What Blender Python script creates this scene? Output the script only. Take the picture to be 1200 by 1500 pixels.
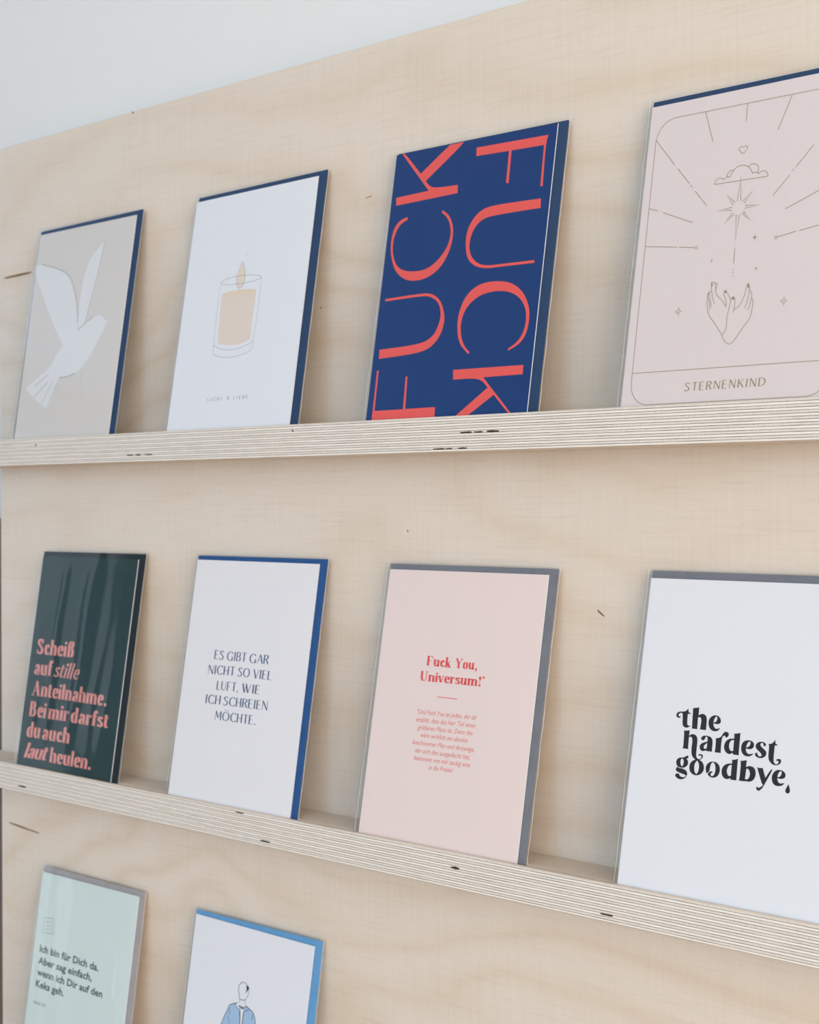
import bpy, bmesh, math, random
from mathutils import Vector, Matrix
from mathutils.geometry import tessellate_polygon

S = bpy.context.scene
COL = S.collection
for o in list(bpy.data.objects):
    bpy.data.objects.remove(o)


def srgb(r, g, b):
    def f(c):
        c /= 255.0
        return c / 12.92 if c <= .04045 else ((c + .055) / 1.055) ** 2.4
    return (f(r), f(g), f(b), 1.0)


# ------------------------------------------------------------------ camera
# metres; x runs along the rack, z is up, the face of the back panel is y = 0, eye level is z = 0
CAM = Vector((1.0738466687, -0.6218248056, -0.0100609488))
YAW, PITCH, ROLL = math.radians(47.2189048), math.radians(-0.2840648), math.radians(-0.1286331)
fwd = Vector((-math.sin(YAW) * math.cos(PITCH), math.cos(YAW) * math.cos(PITCH), math.sin(PITCH)))
rgt = fwd.cross(Vector((0, 0, 1))).normalized()
upv = rgt.cross(fwd)
r2 = rgt * math.cos(ROLL) + upv * math.sin(ROLL)
u2 = upv * math.cos(ROLL) - rgt * math.sin(ROLL)
cd = bpy.data.cameras.new('camera')
cam = bpy.data.objects.new('camera', cd)
COL.objects.link(cam)
cam.matrix_world = Matrix((
    (r2.x, u2.x, -fwd.x, CAM.x), (r2.y, u2.y, -fwd.y, CAM.y),
    (r2.z, u2.z, -fwd.z, CAM.z), (0, 0, 0, 1)))
cd.sensor_fit = 'VERTICAL'
cd.sensor_height = 36.0
cd.sensor_width = 28.8
cd.lens = 2655.1238 / 1500 * 36.0
cd.clip_start = .05
cd.dof.use_dof = True
cd.dof.focus_distance = 0.80
cd.dof.aperture_fstop = 24.0
S.camera = cam

# ------------------------------------------------------------------ world, exposure
w = bpy.data.worlds.new('world')
S.world = w
w.use_nodes = True
w.node_tree.nodes['Background'].inputs[0].default_value = (.62, .72, .86, 1)
w.node_tree.nodes['Background'].inputs[1].default_value = 1.2
S.view_settings.view_transform = 'Standard'
S.view_settings.look = 'None'
S.view_settings.gamma = 1.0
S.view_settings.exposure = -1.79
S.view_settings.use_curve_mapping = False
S.cycles.max_bounces = 10
S.cycles.diffuse_bounces = 6
S.cycles.glossy_bounces = 4
S.cycles.transparent_max_bounces = 24
S.cycles.sample_clamp_indirect = 4.0


def area(name, loc, target, sx, sy, power, col):
    l = bpy.data.lights.new(name, 'AREA')
    l.shape = 'RECTANGLE'
    l.size, l.size_y = sx, sy
    l.energy = power
    l.color = col
    o = bpy.data.objects.new(name, l)
    COL.objects.link(o)
    o.location = loc
    o.rotation_euler = (Vector(target) - Vector(loc)).to_track_quat('-Z', 'Y').to_euler()
    return o


# area lights added in unseen window openings; power and tint set the fill
RX0, RX1, RY0, RY1, RZ0, RZ1 = -5.0, 4.6, -3.6, 0.030, -1.35, 1.35
area('daylight_front', (1.35, RY0 + .03, .25), (1.35, 0, .25), 1.75, 1.7, 88, (0.38, 0.78, 1.13))
area('warm_fill_front_right', (3.4, RY0 + .03, .25), (3.4, 0, .25), 1.9, 1.7, 108, (1.0, 0.89, 0.79))  # added warm fill beside the front light, softens shading left of the cards
area('daylight_left', (RX0 + .03, -1.6, .15), (0, -1.6, .15), 1.7, 2.0, 184, (0.38, 0.72, 1.06))
area('sheen_light_left', (RX0 + .03, -3.02, .15), (0, -3.02, .15), .60, 2.0, 8, (0.8, 0.92, 1.0))  # added dim panel, there only for sheen on the left cards' film
area('warm_light_right', (RX1 - .03, -1.9, .15), (0, -1.9, .15), 2.7, 2.0, 670, (1.0, 0.845, 0.69))  # stands for warm light from the right, its source is unseen

# ------------------------------------------------------------------ helpers
def tag(o, label=None, cat=None, group=None, kind=None):
    if label: o['label'] = label
    if cat: o['category'] = cat
    if group: o['group'] = group
    if kind: o['kind'] = kind
    return o


def link(name, me, mats, parent=None, loc=None):
    o = bpy.data.objects.new(name, me)
    for m in (mats if isinstance(mats, (list, tuple)) else [mats]):
        me.materials.append(m)
    COL.objects.link(o)
    if parent: o.parent = parent
    if loc: o.location = loc
    return o


def mesh(name, vs, fs, mi=None, smooth=False):
    me = bpy.data.meshes.new(name)
    me.from_pydata([tuple(v) for v in vs], [], fs)
    if mi: me.polygons.foreach_set('material_index', mi)
    if smooth: me.polygons.foreach_set('use_smooth', [True] * len(fs))
    me.update()
    return me


def box_mesh(name, a, b, bev=0):
    bm = bmesh.new()
    bmesh.ops.create_cube(bm, size=1)
    for v in bm.verts:
        v.co = Vector([(a[i] + b[i]) / 2 + v.co[i] * (b[i] - a[i]) for i in range(3)])
    if bev:
        bmesh.ops.bevel(bm, geom=bm.edges[:], offset=bev, segments=2, profile=.6, affect='EDGES')
    me = bpy.data.meshes.new(name)
    bm.to_mesh(me)
    bm.free()
    return me


# ------------------------------------------------------------------ materials
def bsdf_mat(name, col, rough=.6, spec=.3):
    m = bpy.data.materials.new(name)
    m.use_nodes = True
    b = m.node_tree.nodes['Principled BSDF']
    b.inputs['Base Color'].default_value = col
    b.inputs['Roughness'].default_value = rough
    b.inputs['Specular IOR Level'].default_value = spec
    return m


def N(nt, t, **kw):
    n = nt.nodes.new(t)
    for k, v in kw.items():
        setattr(n, k, v)
    return n


def ramp(nt, fac, stops):
    r = N(nt, 'ShaderNodeValToRGB')
    while len(r.color_ramp.elements) < len(stops):
        r.color_ramp.elements.new(.5)
    for e, (p, c) in zip(r.color_ramp.elements, stops):
        e.position = p
        e.color = c if len(c) == 4 else (*c, 1)
    nt.links.new(fac, r.inputs[0])
    return r.outputs[0]


def mixc(nt, fac, a, b, mode='MIX'):
    m = N(nt, 'ShaderNodeMix', data_type='RGBA', blend_type=mode)
    for sock, v in ((m.inputs[0], fac), (m.inputs[6], a), (m.inputs[7], b)):
        if hasattr(v, 'is_output'):
            nt.links.new(v, sock)
        else:
            sock.default_value = v
    return m.outputs[2]


def noise(nt, vec, scale, detail=3, rough=.5, dist=0):
    n = N(nt, 'ShaderNodeTexNoise')
    n.inputs['Scale'].default_value = scale
    n.inputs['Detail'].default_value = detail
    n.inputs['Roughness'].default_value = rough
    n.inputs['Distortion'].default_value = dist
    nt.links.new(vec, n.inputs['Vector'])
    return n.outputs['Fac']


def mapping(nt, vec, sc=(1, 1, 1), rot=(0, 0, 0), loc=(0, 0, 0)):
    n = N(nt, 'ShaderNodeMapping')
    n.inputs['Scale'].default_value = sc
    n.inputs['Rotation'].default_value = rot
    n.inputs['Location'].default_value = loc
    nt.links.new(vec, n.inputs['Vector'])
    return n.outputs[0]


def bump(nt, h, strength, dist, bsdf):
    n = N(nt, 'ShaderNodeBump')
    n.inputs['Strength'].default_value = strength
    n.inputs['Distance'].default_value = dist
    nt.links.new(h, n.inputs['Height'])
    nt.links.new(n.outputs[0], bsdf.inputs['Normal'])


def math1(nt, op, a, b=None):
    n = N(nt, 'ShaderNodeMath', operation=op)
    for i, v in enumerate((a, b)):
        if v is None: continue
        if hasattr(v, 'is_output'): nt.links.new(v, n.inputs[i])
        else: n.inputs[i].default_value = v
    return n.outputs[0]


def birch():
    """pale birch veneer: long soft flame figure, fine horizontal grain, ripple and pores"""
    m = bsdf_mat('birch_veneer', (1, 1, 1, 1), .55, .25)
    nt = m.node_tree
    b = nt.nodes['Principled BSDF']
    co = N(nt, 'ShaderNodeTexCoord').outputs['Object']
    warp = noise(nt, mapping(nt, co, (1.9, 4, 4.2), (0, math.radians(14), 0)), 1.0, 3, .5, .5)
    sep = N(nt, 'ShaderNodeSeparateXYZ')
    nt.links.new(co, sep.inputs[0])
    ph = math1(nt, 'ADD', math1(nt, 'MULTIPLY', sep.outputs['Z'], 9.0), math1(nt, 'MULTIPLY', warp, 3.4))
    wid = noise(nt, mapping(nt, co, (3, 3, 6)), 1.0, 2)
    ring = math1(nt, 'ADD', math1(nt, 'MULTIPLY', math1(nt, 'SINE', math1(nt, 'ADD', math1(nt, 'MULTIPLY', ph, 17.0), math1(nt, 'MULTIPLY', wid, 8.0))), .5), .5)
    c = ramp(nt, ring, [(0, WOOD[0]), (.5, WOOD[1]), (.88, WOOD[2]), (1, WOOD[3])])
    patch = noise(nt, mapping(nt, co, (2.2, 3, 5)), 1.0, 2)
    c = mixc(nt, ramp_val(nt, patch, .42, .66, .0, .75), c, WOOD[1])
    big = noise(nt, mapping(nt, co, (3, 3, 7)), 1.3, 3)
    c = mixc(nt, math1(nt, 'MULTIPLY', big, .55), c, WOOD[4])
    fine = noise(nt, mapping(nt, co, (22, 60, 620)), 1.0, 4, .65)
    c = mixc(nt, .30, c, ramp(nt, fine, [(.3, (.80, .76, .72)), (.5, (1, 1, 1)), (.75, (1.0, 1.0, 1.0))]), 'MULTIPLY')
    rip = noise(nt, mapping(nt, co, (420, 60, 26)), 1.0, 2, .5)
    c = mixc(nt, .16, c, ramp(nt, rip, [(.35, (.85, .84, .82)), (.6, (1, 1, 1))]), 'MULTIPLY')
    pore = noise(nt, mapping(nt, co, (260, 60, 700)), 1.0, 2, .5)
    c = mixc(nt, 1.0, c, ramp(nt, pore, [(.20, (.70, .6, .5)), (.235, (1, 1, 1))]), 'MULTIPLY')
    nt.links.new(c, b.inputs['Base Color'])
    bump(nt, fine, .12, .0006, b)
    return m


def ply_edge(z0, pitch):
    """sawn plywood edge: alternating plies with thin dark glue lines, in the shelf's own height"""
    m = bsdf_mat('plywood_edge', (1, 1, 1, 1), .7, .2)
    nt = m.node_tree
    b = nt.nodes['Principled BSDF']
    co = N(nt, 'ShaderNodeTexCoord').outputs['Object']
    sep = N(nt, 'ShaderNodeSeparateXYZ')
    nt.links.new(co, sep.inputs[0])
    wob = noise(nt, mapping(nt, co, (14, 1, 60)), 1.0, 3, .6)
    z = math1(nt, 'ADD', sep.outputs['Z'], math1(nt, 'MULTIPLY', math1(nt, 'SUBTRACT', wob, .5), pitch * .18))
    k = math1(nt, 'DIVIDE', math1(nt, 'SUBTRACT', z, z0), pitch)
    fr = math1(nt, 'FRACT', k)
    par = math1(nt, 'FLOORED_MODULO', math1(nt, 'FLOOR', k), 2.0)
    n1 = noise(nt, mapping(nt, co, (40, 60, 900)), 1.0, 4, .6)
    n2 = noise(nt, mapping(nt, co, (900, 60, 1100)), 1.0, 2, .6)
    ca = ramp(nt, n1, [(.3, EDGE[0]), (.65, EDGE[1])])
    cb = ramp(nt, n2, [(.3, EDGE[2]), (.65, EDGE[3])])
    c = mixc(nt, par, ca, cb)
    d = math1(nt, 'ABSOLUTE', math1(nt, 'SUBTRACT', fr, .5))
    brk = noise(nt, mapping(nt, co, (60, 1, 700)), 1.0, 3, .6)
    thr = math1(nt, 'SUBTRACT', .455, math1(nt, 'MULTIPLY', brk, .16))
    gl = N(nt, 'ShaderNodeMapRange', clamp=True)
    for i, v in ((0, d), (1, thr), (2, math1(nt, 'ADD', thr, .07))):
        nt.links.new(v, gl.inputs[i])
    gl.inputs[3].default_value = 0
    gl.inputs[4].default_value = 1
    st = noise(nt, mapping(nt, co, (28, 1, 500)), 1.0, 3, .7)
    gfac = math1(nt, 'MULTIPLY', gl.outputs[0], ramp_val(nt, st, .30, .66, .45, 1.0))
    c = mixc(nt, gfac, c, EDGE[4])
    nt.links.new(c, b.inputs['Base Color'])
    bump(nt, math1(nt, 'SUBTRACT', 1.0, gl.outputs[0]), .5, .0003, b)
    return m


def ramp_val(nt, v, a, b_, lo, hi):
    n = N(nt, 'ShaderNodeMapRange', clamp=True)
    nt.links.new(v, n.inputs[0])
    for i, x in enumerate((a, b_, lo, hi)):
        n.inputs[i + 1].default_value = x
    return n.outputs[0]


def paper(name, col, rough=.5, fibre=0.0, spec=.25):
    m = bsdf_mat(name, col, rough, spec)
    if fibre:
        nt = m.node_tree
        b = nt.nodes['Principled BSDF']
        co = N(nt, 'ShaderNodeTexCoord').outputs['Object']
        n1 = noise(nt, mapping(nt, co, (1, 1, 1)), 900, 3, .6)
        n2 = noise(nt, mapping(nt, co, (1, 1, .35)), 130, 4, .6)
        d = tuple(max(0, x * (1 - fibre)) for x in col[:3]) + (1,)
        l = tuple(min(1, x * (1 + fibre)) for x in col[:3]) + (1,)
        c = ramp(nt, mix_f(nt, n1, n2), [(.35, d), (.65, l)])
        nt.links.new(c, b.inputs['Base Color'])
    return m


def mix_f(nt, a, b):
    return math1(nt, 'MULTIPLY', math1(nt, 'ADD', a, b), .5)


def film(name, gloss=1.0, rough=.05, ior=1.45, haze=0.0):
    """clear cellophane: looks through, mirrors a little more at grazing angles"""
    m = bpy.data.materials.new(name)
    m.use_nodes = True
    nt = m.node_tree
    nt.nodes.remove(nt.nodes['Principled BSDF'])
    out = nt.nodes['Material Output']
    tr = N(nt, 'ShaderNodeBsdfTransparent')
    tr.inputs[0].default_value = (.985, .985, .985, 1)
    gl = N(nt, 'ShaderNodeBsdfGlossy')
    gl.inputs['Roughness'].default_value = rough
    gl.inputs[0].default_value = (1, 1, 1, 1)
    fr = N(nt, 'ShaderNodeLayerWeight')
    fr.inputs['Blend'].default_value = .5
    f0 = ((ior - 1) / (ior + 1)) ** 2 * 1.05
    sch = math1(nt, 'ADD', math1(nt, 'MULTIPLY', math1(nt, 'POWER', fr.outputs['Facing'], 5.0), .9), f0)
    mx = N(nt, 'ShaderNodeMixShader')
    nt.links.new(math1(nt, 'MULTIPLY', sch, gloss), mx.inputs[0])
    nt.links.new(tr.outputs[0], mx.inputs[1])
    nt.links.new(gl.outputs[0], mx.inputs[2])
    last = mx.outputs[0]
    if haze:
        df = N(nt, 'ShaderNodeBsdfDiffuse')
        df.inputs[0].default_value = (.9, .9, .9, 1)
        m2 = N(nt, 'ShaderNodeMixShader')
        m2.inputs[0].default_value = haze
        nt.links.new(last, m2.inputs[1])
        nt.links.new(df.outputs[0], m2.inputs[2])
        last = m2.outputs[0]
    nt.links.new(last, out.inputs[0])
    return m


# wood colours: light, mid, shade, ring line, broad tint
WOOD = [(.76, .675, .58, 1), (.75, .655, .55, 1), (.725, .62, .505, 1), (.705, .59, .465, 1), (.775, .71, .63, 1)]
EDGE = [(.84, .79, .71, 1), (.91, .87, .81, 1), (.69, .64, .58, 1), (.79, .75, .70, 1), (.13, .09, .07, 1)]
T_SH, D_SH, K_SH, G_SH = .016782, .028770, .024963, .0045647
NPLY = 14
M = {
    'birch': birch(),
    'edge': ply_edge(-T_SH, T_SH / NPLY),
    'void': paper('dark_knot', srgb(84, 62, 48), .8, .5),
    'scar': paper('wood_scar', srgb(138, 110, 82), .8, .2),
    'wall': bsdf_mat('white_wall_paint', (.80, .82, .82, 1), .9, .1),
    'room': bsdf_mat('grey_wall_paint', (.31, .32, .34, 1), .9, .1),
    'floor': bsdf_mat('oak_floor', (.42, .30, .20, 1), .5, .3),
    'ceil': bsdf_mat('ceiling_paint', (.62, .65, .70, 1), .9, .1),
    'frame': bsdf_mat('window_frame_paint', (.8, .8, .8, 1), .4, .4),
    'taupe': paper('dark_strip_taupe', srgb(112, 98, 90), .7, .15),
    'core': paper('white_paper', (.70, .76, .84, 1), .6),
    'film': film('clear_sleeve_film'),
    'seam': film('welded_sleeve_seam', 1.0, .25, 1.5, .55),
}
COLS = {  # printed inks and papers
    'white': (.84, .87, .92), 'white_warm': (.87, .87, .90), 'beige': (.73, .70, .67), 'blush': (.78, .705, .70), 'pink_paper': (.88, .75, .72),
    'blue': (.010, .047, .19), 'green': (.018, .044, .040), 'mint': (.70, .82, .80),
    'env_navy': (.024, .062, .145), 'env_blue': (.026, .10, .29), 'env_grey': (.20, .215, .25), 'env_sky': (.14, .37, .66), 'env_black': (.018, .028, .034), 'env_pale': (.40, .385, .40),
    'black': (.028, .032, .036), 'coral': (.84, .12, .105), 'bird': (.80, .815, .83), 'cutgray': (.34, .35, .36),
    'wax': (.82, .72, .64), 'waxtop': (.84, .70, .55), 'flame': (.82, .74, .62), 'pencil': (.27, .29, .35), 'gold': (.40, .305, .21),
    'jacket': (.40, .58, .80), 'ink': (.035, .045, .055), 'slate': (.19, .27, .29), 'slatedark': (.06, .09, .09),
    'pink': (.80, .32, .29), 'navy': (.045, .085, .20), 'redink': (.80, .12, .12), 'redsoft': (.80, .27, .26),
}
for k, c in COLS.items():
    M[k] = paper(k + ('_paper' if k.startswith('env') else '_print'), (*c, 1), .75 if k.startswith('env') else .5, .12 if k.startswith('env') else 0.0, .12)

# ------------------------------------------------------------------ room shell
def plane_box(name, a, b, m):
    o = link(name, box_mesh(name, a, b), m)
    tag(o, kind='structure')
    return o


plane_box('wall_back', (RX0 - .1, RY1, RZ0), (RX1 + .1, RY1 + .1, RZ1), M['wall'])
plane_box('floor', (RX0 - .1, RY0 - .1, RZ0 - .1), (RX1 + .1, RY1 + .1, RZ0), M['floor'])
plane_box('ceiling', (RX0 - .1, RY0 - .1, RZ1), (RX1 + .1, RY1 + .1, RZ1 + .1), M['ceil'])


def wall_with_hole(name, axis, c0, c1, h0, h1, a0, a1, m):
    """a wall with one window opening; axis 0: wall in the yz plane, axis 1: wall in the xz plane"""
    vs, fs = [], []
    def add(u0, u1, z0, z1):
        a = (a0, u0, z0) if axis == 0 else (u0, a0, z0)
        b = (a1, u1, z1) if axis == 0 else (u1, a1, z1)
        n = len(vs)
        for i in range(8):
            vs.append(((a, b)[i & 1][0], (a, b)[(i >> 1) & 1][1], (a, b)[(i >> 2) & 1][2]))
        for f in ((0, 2, 3, 1), (4, 5, 7, 6), (0, 1, 5, 4), (2, 6, 7, 3), (0, 4, 6, 2), (1, 3, 7, 5)):
            fs.append([n + q for q in f])
    add(c0, h0[0], RZ0, RZ1)
    add(h0[1], c1, RZ0, RZ1)
    add(h0[0], h0[1], RZ0, h1[0])
    add(h0[0], h0[1], h1[1], RZ1)
    o = link(name, mesh(name, vs, fs), m)
    tag(o, kind='structure')


wall_with_hole('wall_front', 1, RX0, RX1, (.43, 4.45), (-.62, 1.12), RY0 - .1, RY0, M['room'])
def wall_left_with_openings():
    """left wall with a bright window near the rack and an added opening for the sheen light"""
    bm = bmesh.new()
    for (y0, y1, z0, z1) in ((RY0, -3.32, RZ0, RZ1), (-3.32, -2.72, RZ0, -.85), (-3.32, -2.72, 1.15, RZ1), (-2.72, -2.45, RZ0, RZ1),
                             (-2.45, -.75, RZ0, -.85), (-2.45, -.75, 1.15, RZ1), (-.75, RY1, RZ0, RZ1)):
        r = bmesh.ops.create_cube(bm, size=1)
        for v in r['verts']:
            v.co = Vector((RX0 if v.co.x > 0 else RX0 - .1, y0 if v.co.y < 0 else y1, z0 if v.co.z < 0 else z1))
    me = bpy.data.meshes.new('wall_left')
    bm.to_mesh(me)
    bm.free()
    tag(link('wall_left', me, M['room']), kind='structure')


wall_left_with_openings()
wall_with_hole('wall_right', 0, RY0, RY1, (-3.25, -.55), (-.85, 1.15), RX1, RX1 + .1, M['room'])
for nm, ax, u, zz in (('window_3', 2, (-3.25, -.55), (-.85, 1.15)), ('sheen_light_frame', 0, (-3.32, -2.72), (-.85, 1.15)), ('window_1', 1, (.43, 4.45), (-.62, 1.12)), ('window_2', 0, (-2.45, -.75), (-.85, 1.15))):  # frames out of view; the rear left one surrounds the added sheen light
    bm = bmesh.new()
    xw = RX1 + .07 if ax == 2 else RX0
    ax = 0 if ax == 2 else ax
    bars = [(u[0], u[0] + .05, *zz), (u[1] - .05, u[1], *zz), (u[0], u[1], zz[0], zz[0] + .05), (u[0], u[1], zz[1] - .05, zz[1]), ((u[0] + u[1]) / 2 - .05, (u[0] + u[1]) / 2 + .05, *zz)]
    for (p0, p1, z0, z1) in bars:
        r = bmesh.ops.create_cube(bm, size=1)
        off = (xw - .06, xw - .01) if ax == 0 else (RY0 - .06, RY0 - .01)
        for v in r['verts']:
            a = off[0] if v.co[1 - ax if ax else 0] < 0 else off[1]
            U = p0 if v.co[0 if ax else 1] < 0 else p1
            A = off[0] if v.co[1 if ax else 0] < 0 else off[1]
            Z = z0 if v.co.z < 0 else z1
            v.co = Vector((U, A, Z)) if ax else Vector((A, U, Z))
    me = bpy.data.meshes.new(nm)
    bm.to_mesh(me)
    bm.free()
    tag(link(nm, me, M['frame']), kind='structure')
plane_box('added_dark_strip_1', (-.060, .004, RZ0), (-.0020, .030, -.02), M['taupe'])  # added strip, makes the shadow-dark line beyond the panel's left edge
lamp = link('unlit_lamp_box', box_mesh('unlit_lamp_box', (2.2, -1.1, 1.31), (2.5, -.8, RZ1), .01), M['frame'])  # added out of view, emits no light
tag(lamp, 'added unlit square white lamp box, out of view on the ceiling right of the rack', 'lamp')

# ------------------------------------------------------------------ display rack
BX0, BX1, BZ0, BZ1, BTH = -.0003, 1.02, RZ0, .22671, .018
rack = bpy.data.objects.new('card_display_rack', None)
COL.objects.link(rack)
rack.location = (0, 0, RZ0)
tag(rack, 'pale birch plywood wall rack with narrow plywood ledges holding greeting cards', 'display rack')


def rounded_panel():
    """flat board with rounded upper corners and eased edges"""
    r = .004
    pts = [(BX0, BZ0), (BX1, BZ0)]
    for i in range(6):
        a = i / 5 * math.pi / 2
        pts.append((BX1 - r + r * math.cos(a), BZ1 - r + r * math.sin(a)))
    for i in range(6):
        a = math.pi / 2 + i / 5 * math.pi / 2
        pts.append((BX0 + r + r * math.cos(a), BZ1 - r + r * math.sin(a)))
    n = len(pts)
    e = .0006
    vs, fs = [], []
    cx, cz = (BX0 + BX1) / 2, (BZ0 + BZ1) / 2
    for y, s in ((0, e), (e, 0), (BTH, 0)):
        for x, z in pts:
            vs.append((x - math.copysign(s, x - cx), y, z - math.copysign(s, z - cz)))
    fs.append(list(range(n)))
    for k in (0, 1):
        for i in range(n):
            j = (i + 1) % n
            fs.append([k * n + i, k * n + n + i, k * n + n + j, k * n + j])
    fs.append([2 * n + i for i in reversed(range(n))])
    return mesh('back_panel', vs, fs)


panel = link('back_panel', rounded_panel(), M['birch'], rack)
panel.matrix_parent_inverse = Matrix.Translation((0, 0, -RZ0))


def sliver(name, pts, y, m, parent, depth=.00025):
    """small inlaid scar or knot: an irregular lens-shaped piece of wood of its own"""
    n = len(pts)
    vs = [(x, y - depth, z) for x, z in pts] + [(x, y + depth, z) for x, z in pts]
    fs = [list(range(n)), [n + i for i in reversed(range(n))]]
    for i in range(n):
        j = (i + 1) % n
        fs.append([i, n + i, n + j, j])
    bm = bmesh.new()
    bm.from_mesh(mesh(name, vs, fs))
    bmesh.ops.recalc_face_normals(bm, faces=bm.faces[:])
    me = bpy.data.meshes.new(name)
    bm.to_mesh(me)
    bm.free()
    o = link(name, me, m, parent)
    return o


def lens(x0, z0, x1, z1, w, rnd, n=7):
    a, b = [], []
    for i in range(n):
        t = i / (n - 1)
        h = w * (math.sin(math.pi * (t * .9 + .05)) ** .25) * (.7 + .5 * rnd.random()) / 2
        x, z = x0 + (x1 - x0) * t, z0 + (z1 - z0) * t
        a.append((x, z + h))
        b.append((x, z - h))
    return a + b[::-1]


rnd = random.Random(5)
for (x0, z0, x1, z1, w_, m_) in ((.006, .1400, .040, .1408, .0014, 'scar'), (.010, -.2218, .047, -.2240, .0012, 'scar'),
                                 (.1560, .2262, .1575, .2260, .0012, 'void'), (.5275, -.0590, .5315, -.0615, .0013, 'scar'),
                                 (.4001, -.0240, .4010, -.0245, .0009, 'void'), (.3322, .0945, .3330, .0938, .0010, 'void'),
                                 (.369, .1478, .374, .1486, .0005, 'scar')):
    o = sliver('wood_scar', lens(x0, z0, x1, z1, w_, rnd), 0, M[m_], panel, .00006)


def shelf_mesh():
    """ledge profile (y, z) with a saw kerf that holds the cards; the front edge has a shallow groove at each glue line"""
    T, D, K, G = T_SH, D_SH, K_SH, G_SH
    prof = [(0, 0), (-(K - .0016), 0), (-(K - .0016), -G), (-(K + .0013), -G), (-(K + .0013), 0), (-D + .0004, 0)]
    mat = [0, 2, 2, 2, 0, 0]
    p = T / NPLY
    prof.append((-D, -.0004))
    mat.append(1)
    for k in range(1, NPLY):
        z = -k * p
        g = .00010
        prof += [(-D, z + g), (-D + .00016, z), (-D, z - g)]
        mat += [1, 1, 1]
    prof += [(-D, -T + .0004), (-D + .0004, -T), (0, -T)]
    mat += [1, 0, 0]
    n = len(prof)
    X0, X1 = BX0 + .0, BX1
    vs = [(X0, y, z) for y, z in prof] + [(X1, y, z) for y, z in prof]
    fs, mi = [], []
    for i in range(n):
        j = (i + 1) % n
        fs.append([i, j, n + j, n + i])
        mi.append(mat[i])
    for off, rev in ((0, True), (n, False)):
        tri = tessellate_polygon([[Vector((0, y, z)) for y, z in prof]])
        for t in tri:
            t = [off + q for q in t]
            fs.append(t[::-1] if rev else t)
            mi.append(1)
    me = mesh('shelf', vs, fs, mi)
    bm = bmesh.new()
    bm.from_mesh(me)
    bmesh.ops.recalc_face_normals(bm, faces=bm.faces[:])
    bm.to_mesh(me)
    bm.free()
    return me


Z1, Z2, Z3 = .0307821, -.1745022, -.3775078
sm = shelf_mesh()
for m_ in ('birch', 'edge', 'birch'):
    sm.materials.append(M[m_])
shelves = []
for z in (Z1, Z2, Z3):
    o = bpy.data.objects.new('shelf', sm)
    COL.objects.link(o)
    o.parent = rack
    o.location = (0, 0, z - RZ0)
    shelves.append(o)
rnd = random.Random(9)
for s_, x0, x1, z, w_ in ((0, .1921, .2189, .0179, .0010), (0, .4683, .4942, .0228, .0011), (0, .4498, .4751, .0155, .0010),
                          (0, .0914, .0928, .0263, .0012), (0, .3437, .3447, .0275, .0011),
                          (1, .0701, .0791, -.1874, .0012), (1, .3164, .3245, -.1885, .0013), (1, .4613, .4668, -.1815, .0011), (1, .5543, .5613, -.1880, .0014), (1, .2945, .3017, -.1761, .0006)):
    zz = z - (Z1, Z2, Z3)[s_]
    k = 3 if x1 - x0 > .015 else 1
    for i in range(k):
        a = x0 + (x1 - x0) * i / k
        b_ = x0 + (x1 - x0) * (i + (.5 + .45 * rnd.random() if k > 1 else 1)) / k
        sliver('knot_hole', lens(a, zz, b_, zz, w_ * (.6 + .6 * rnd.random()), rnd, 5), -D_SH, M['void'], shelves[s_], .00008)

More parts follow.
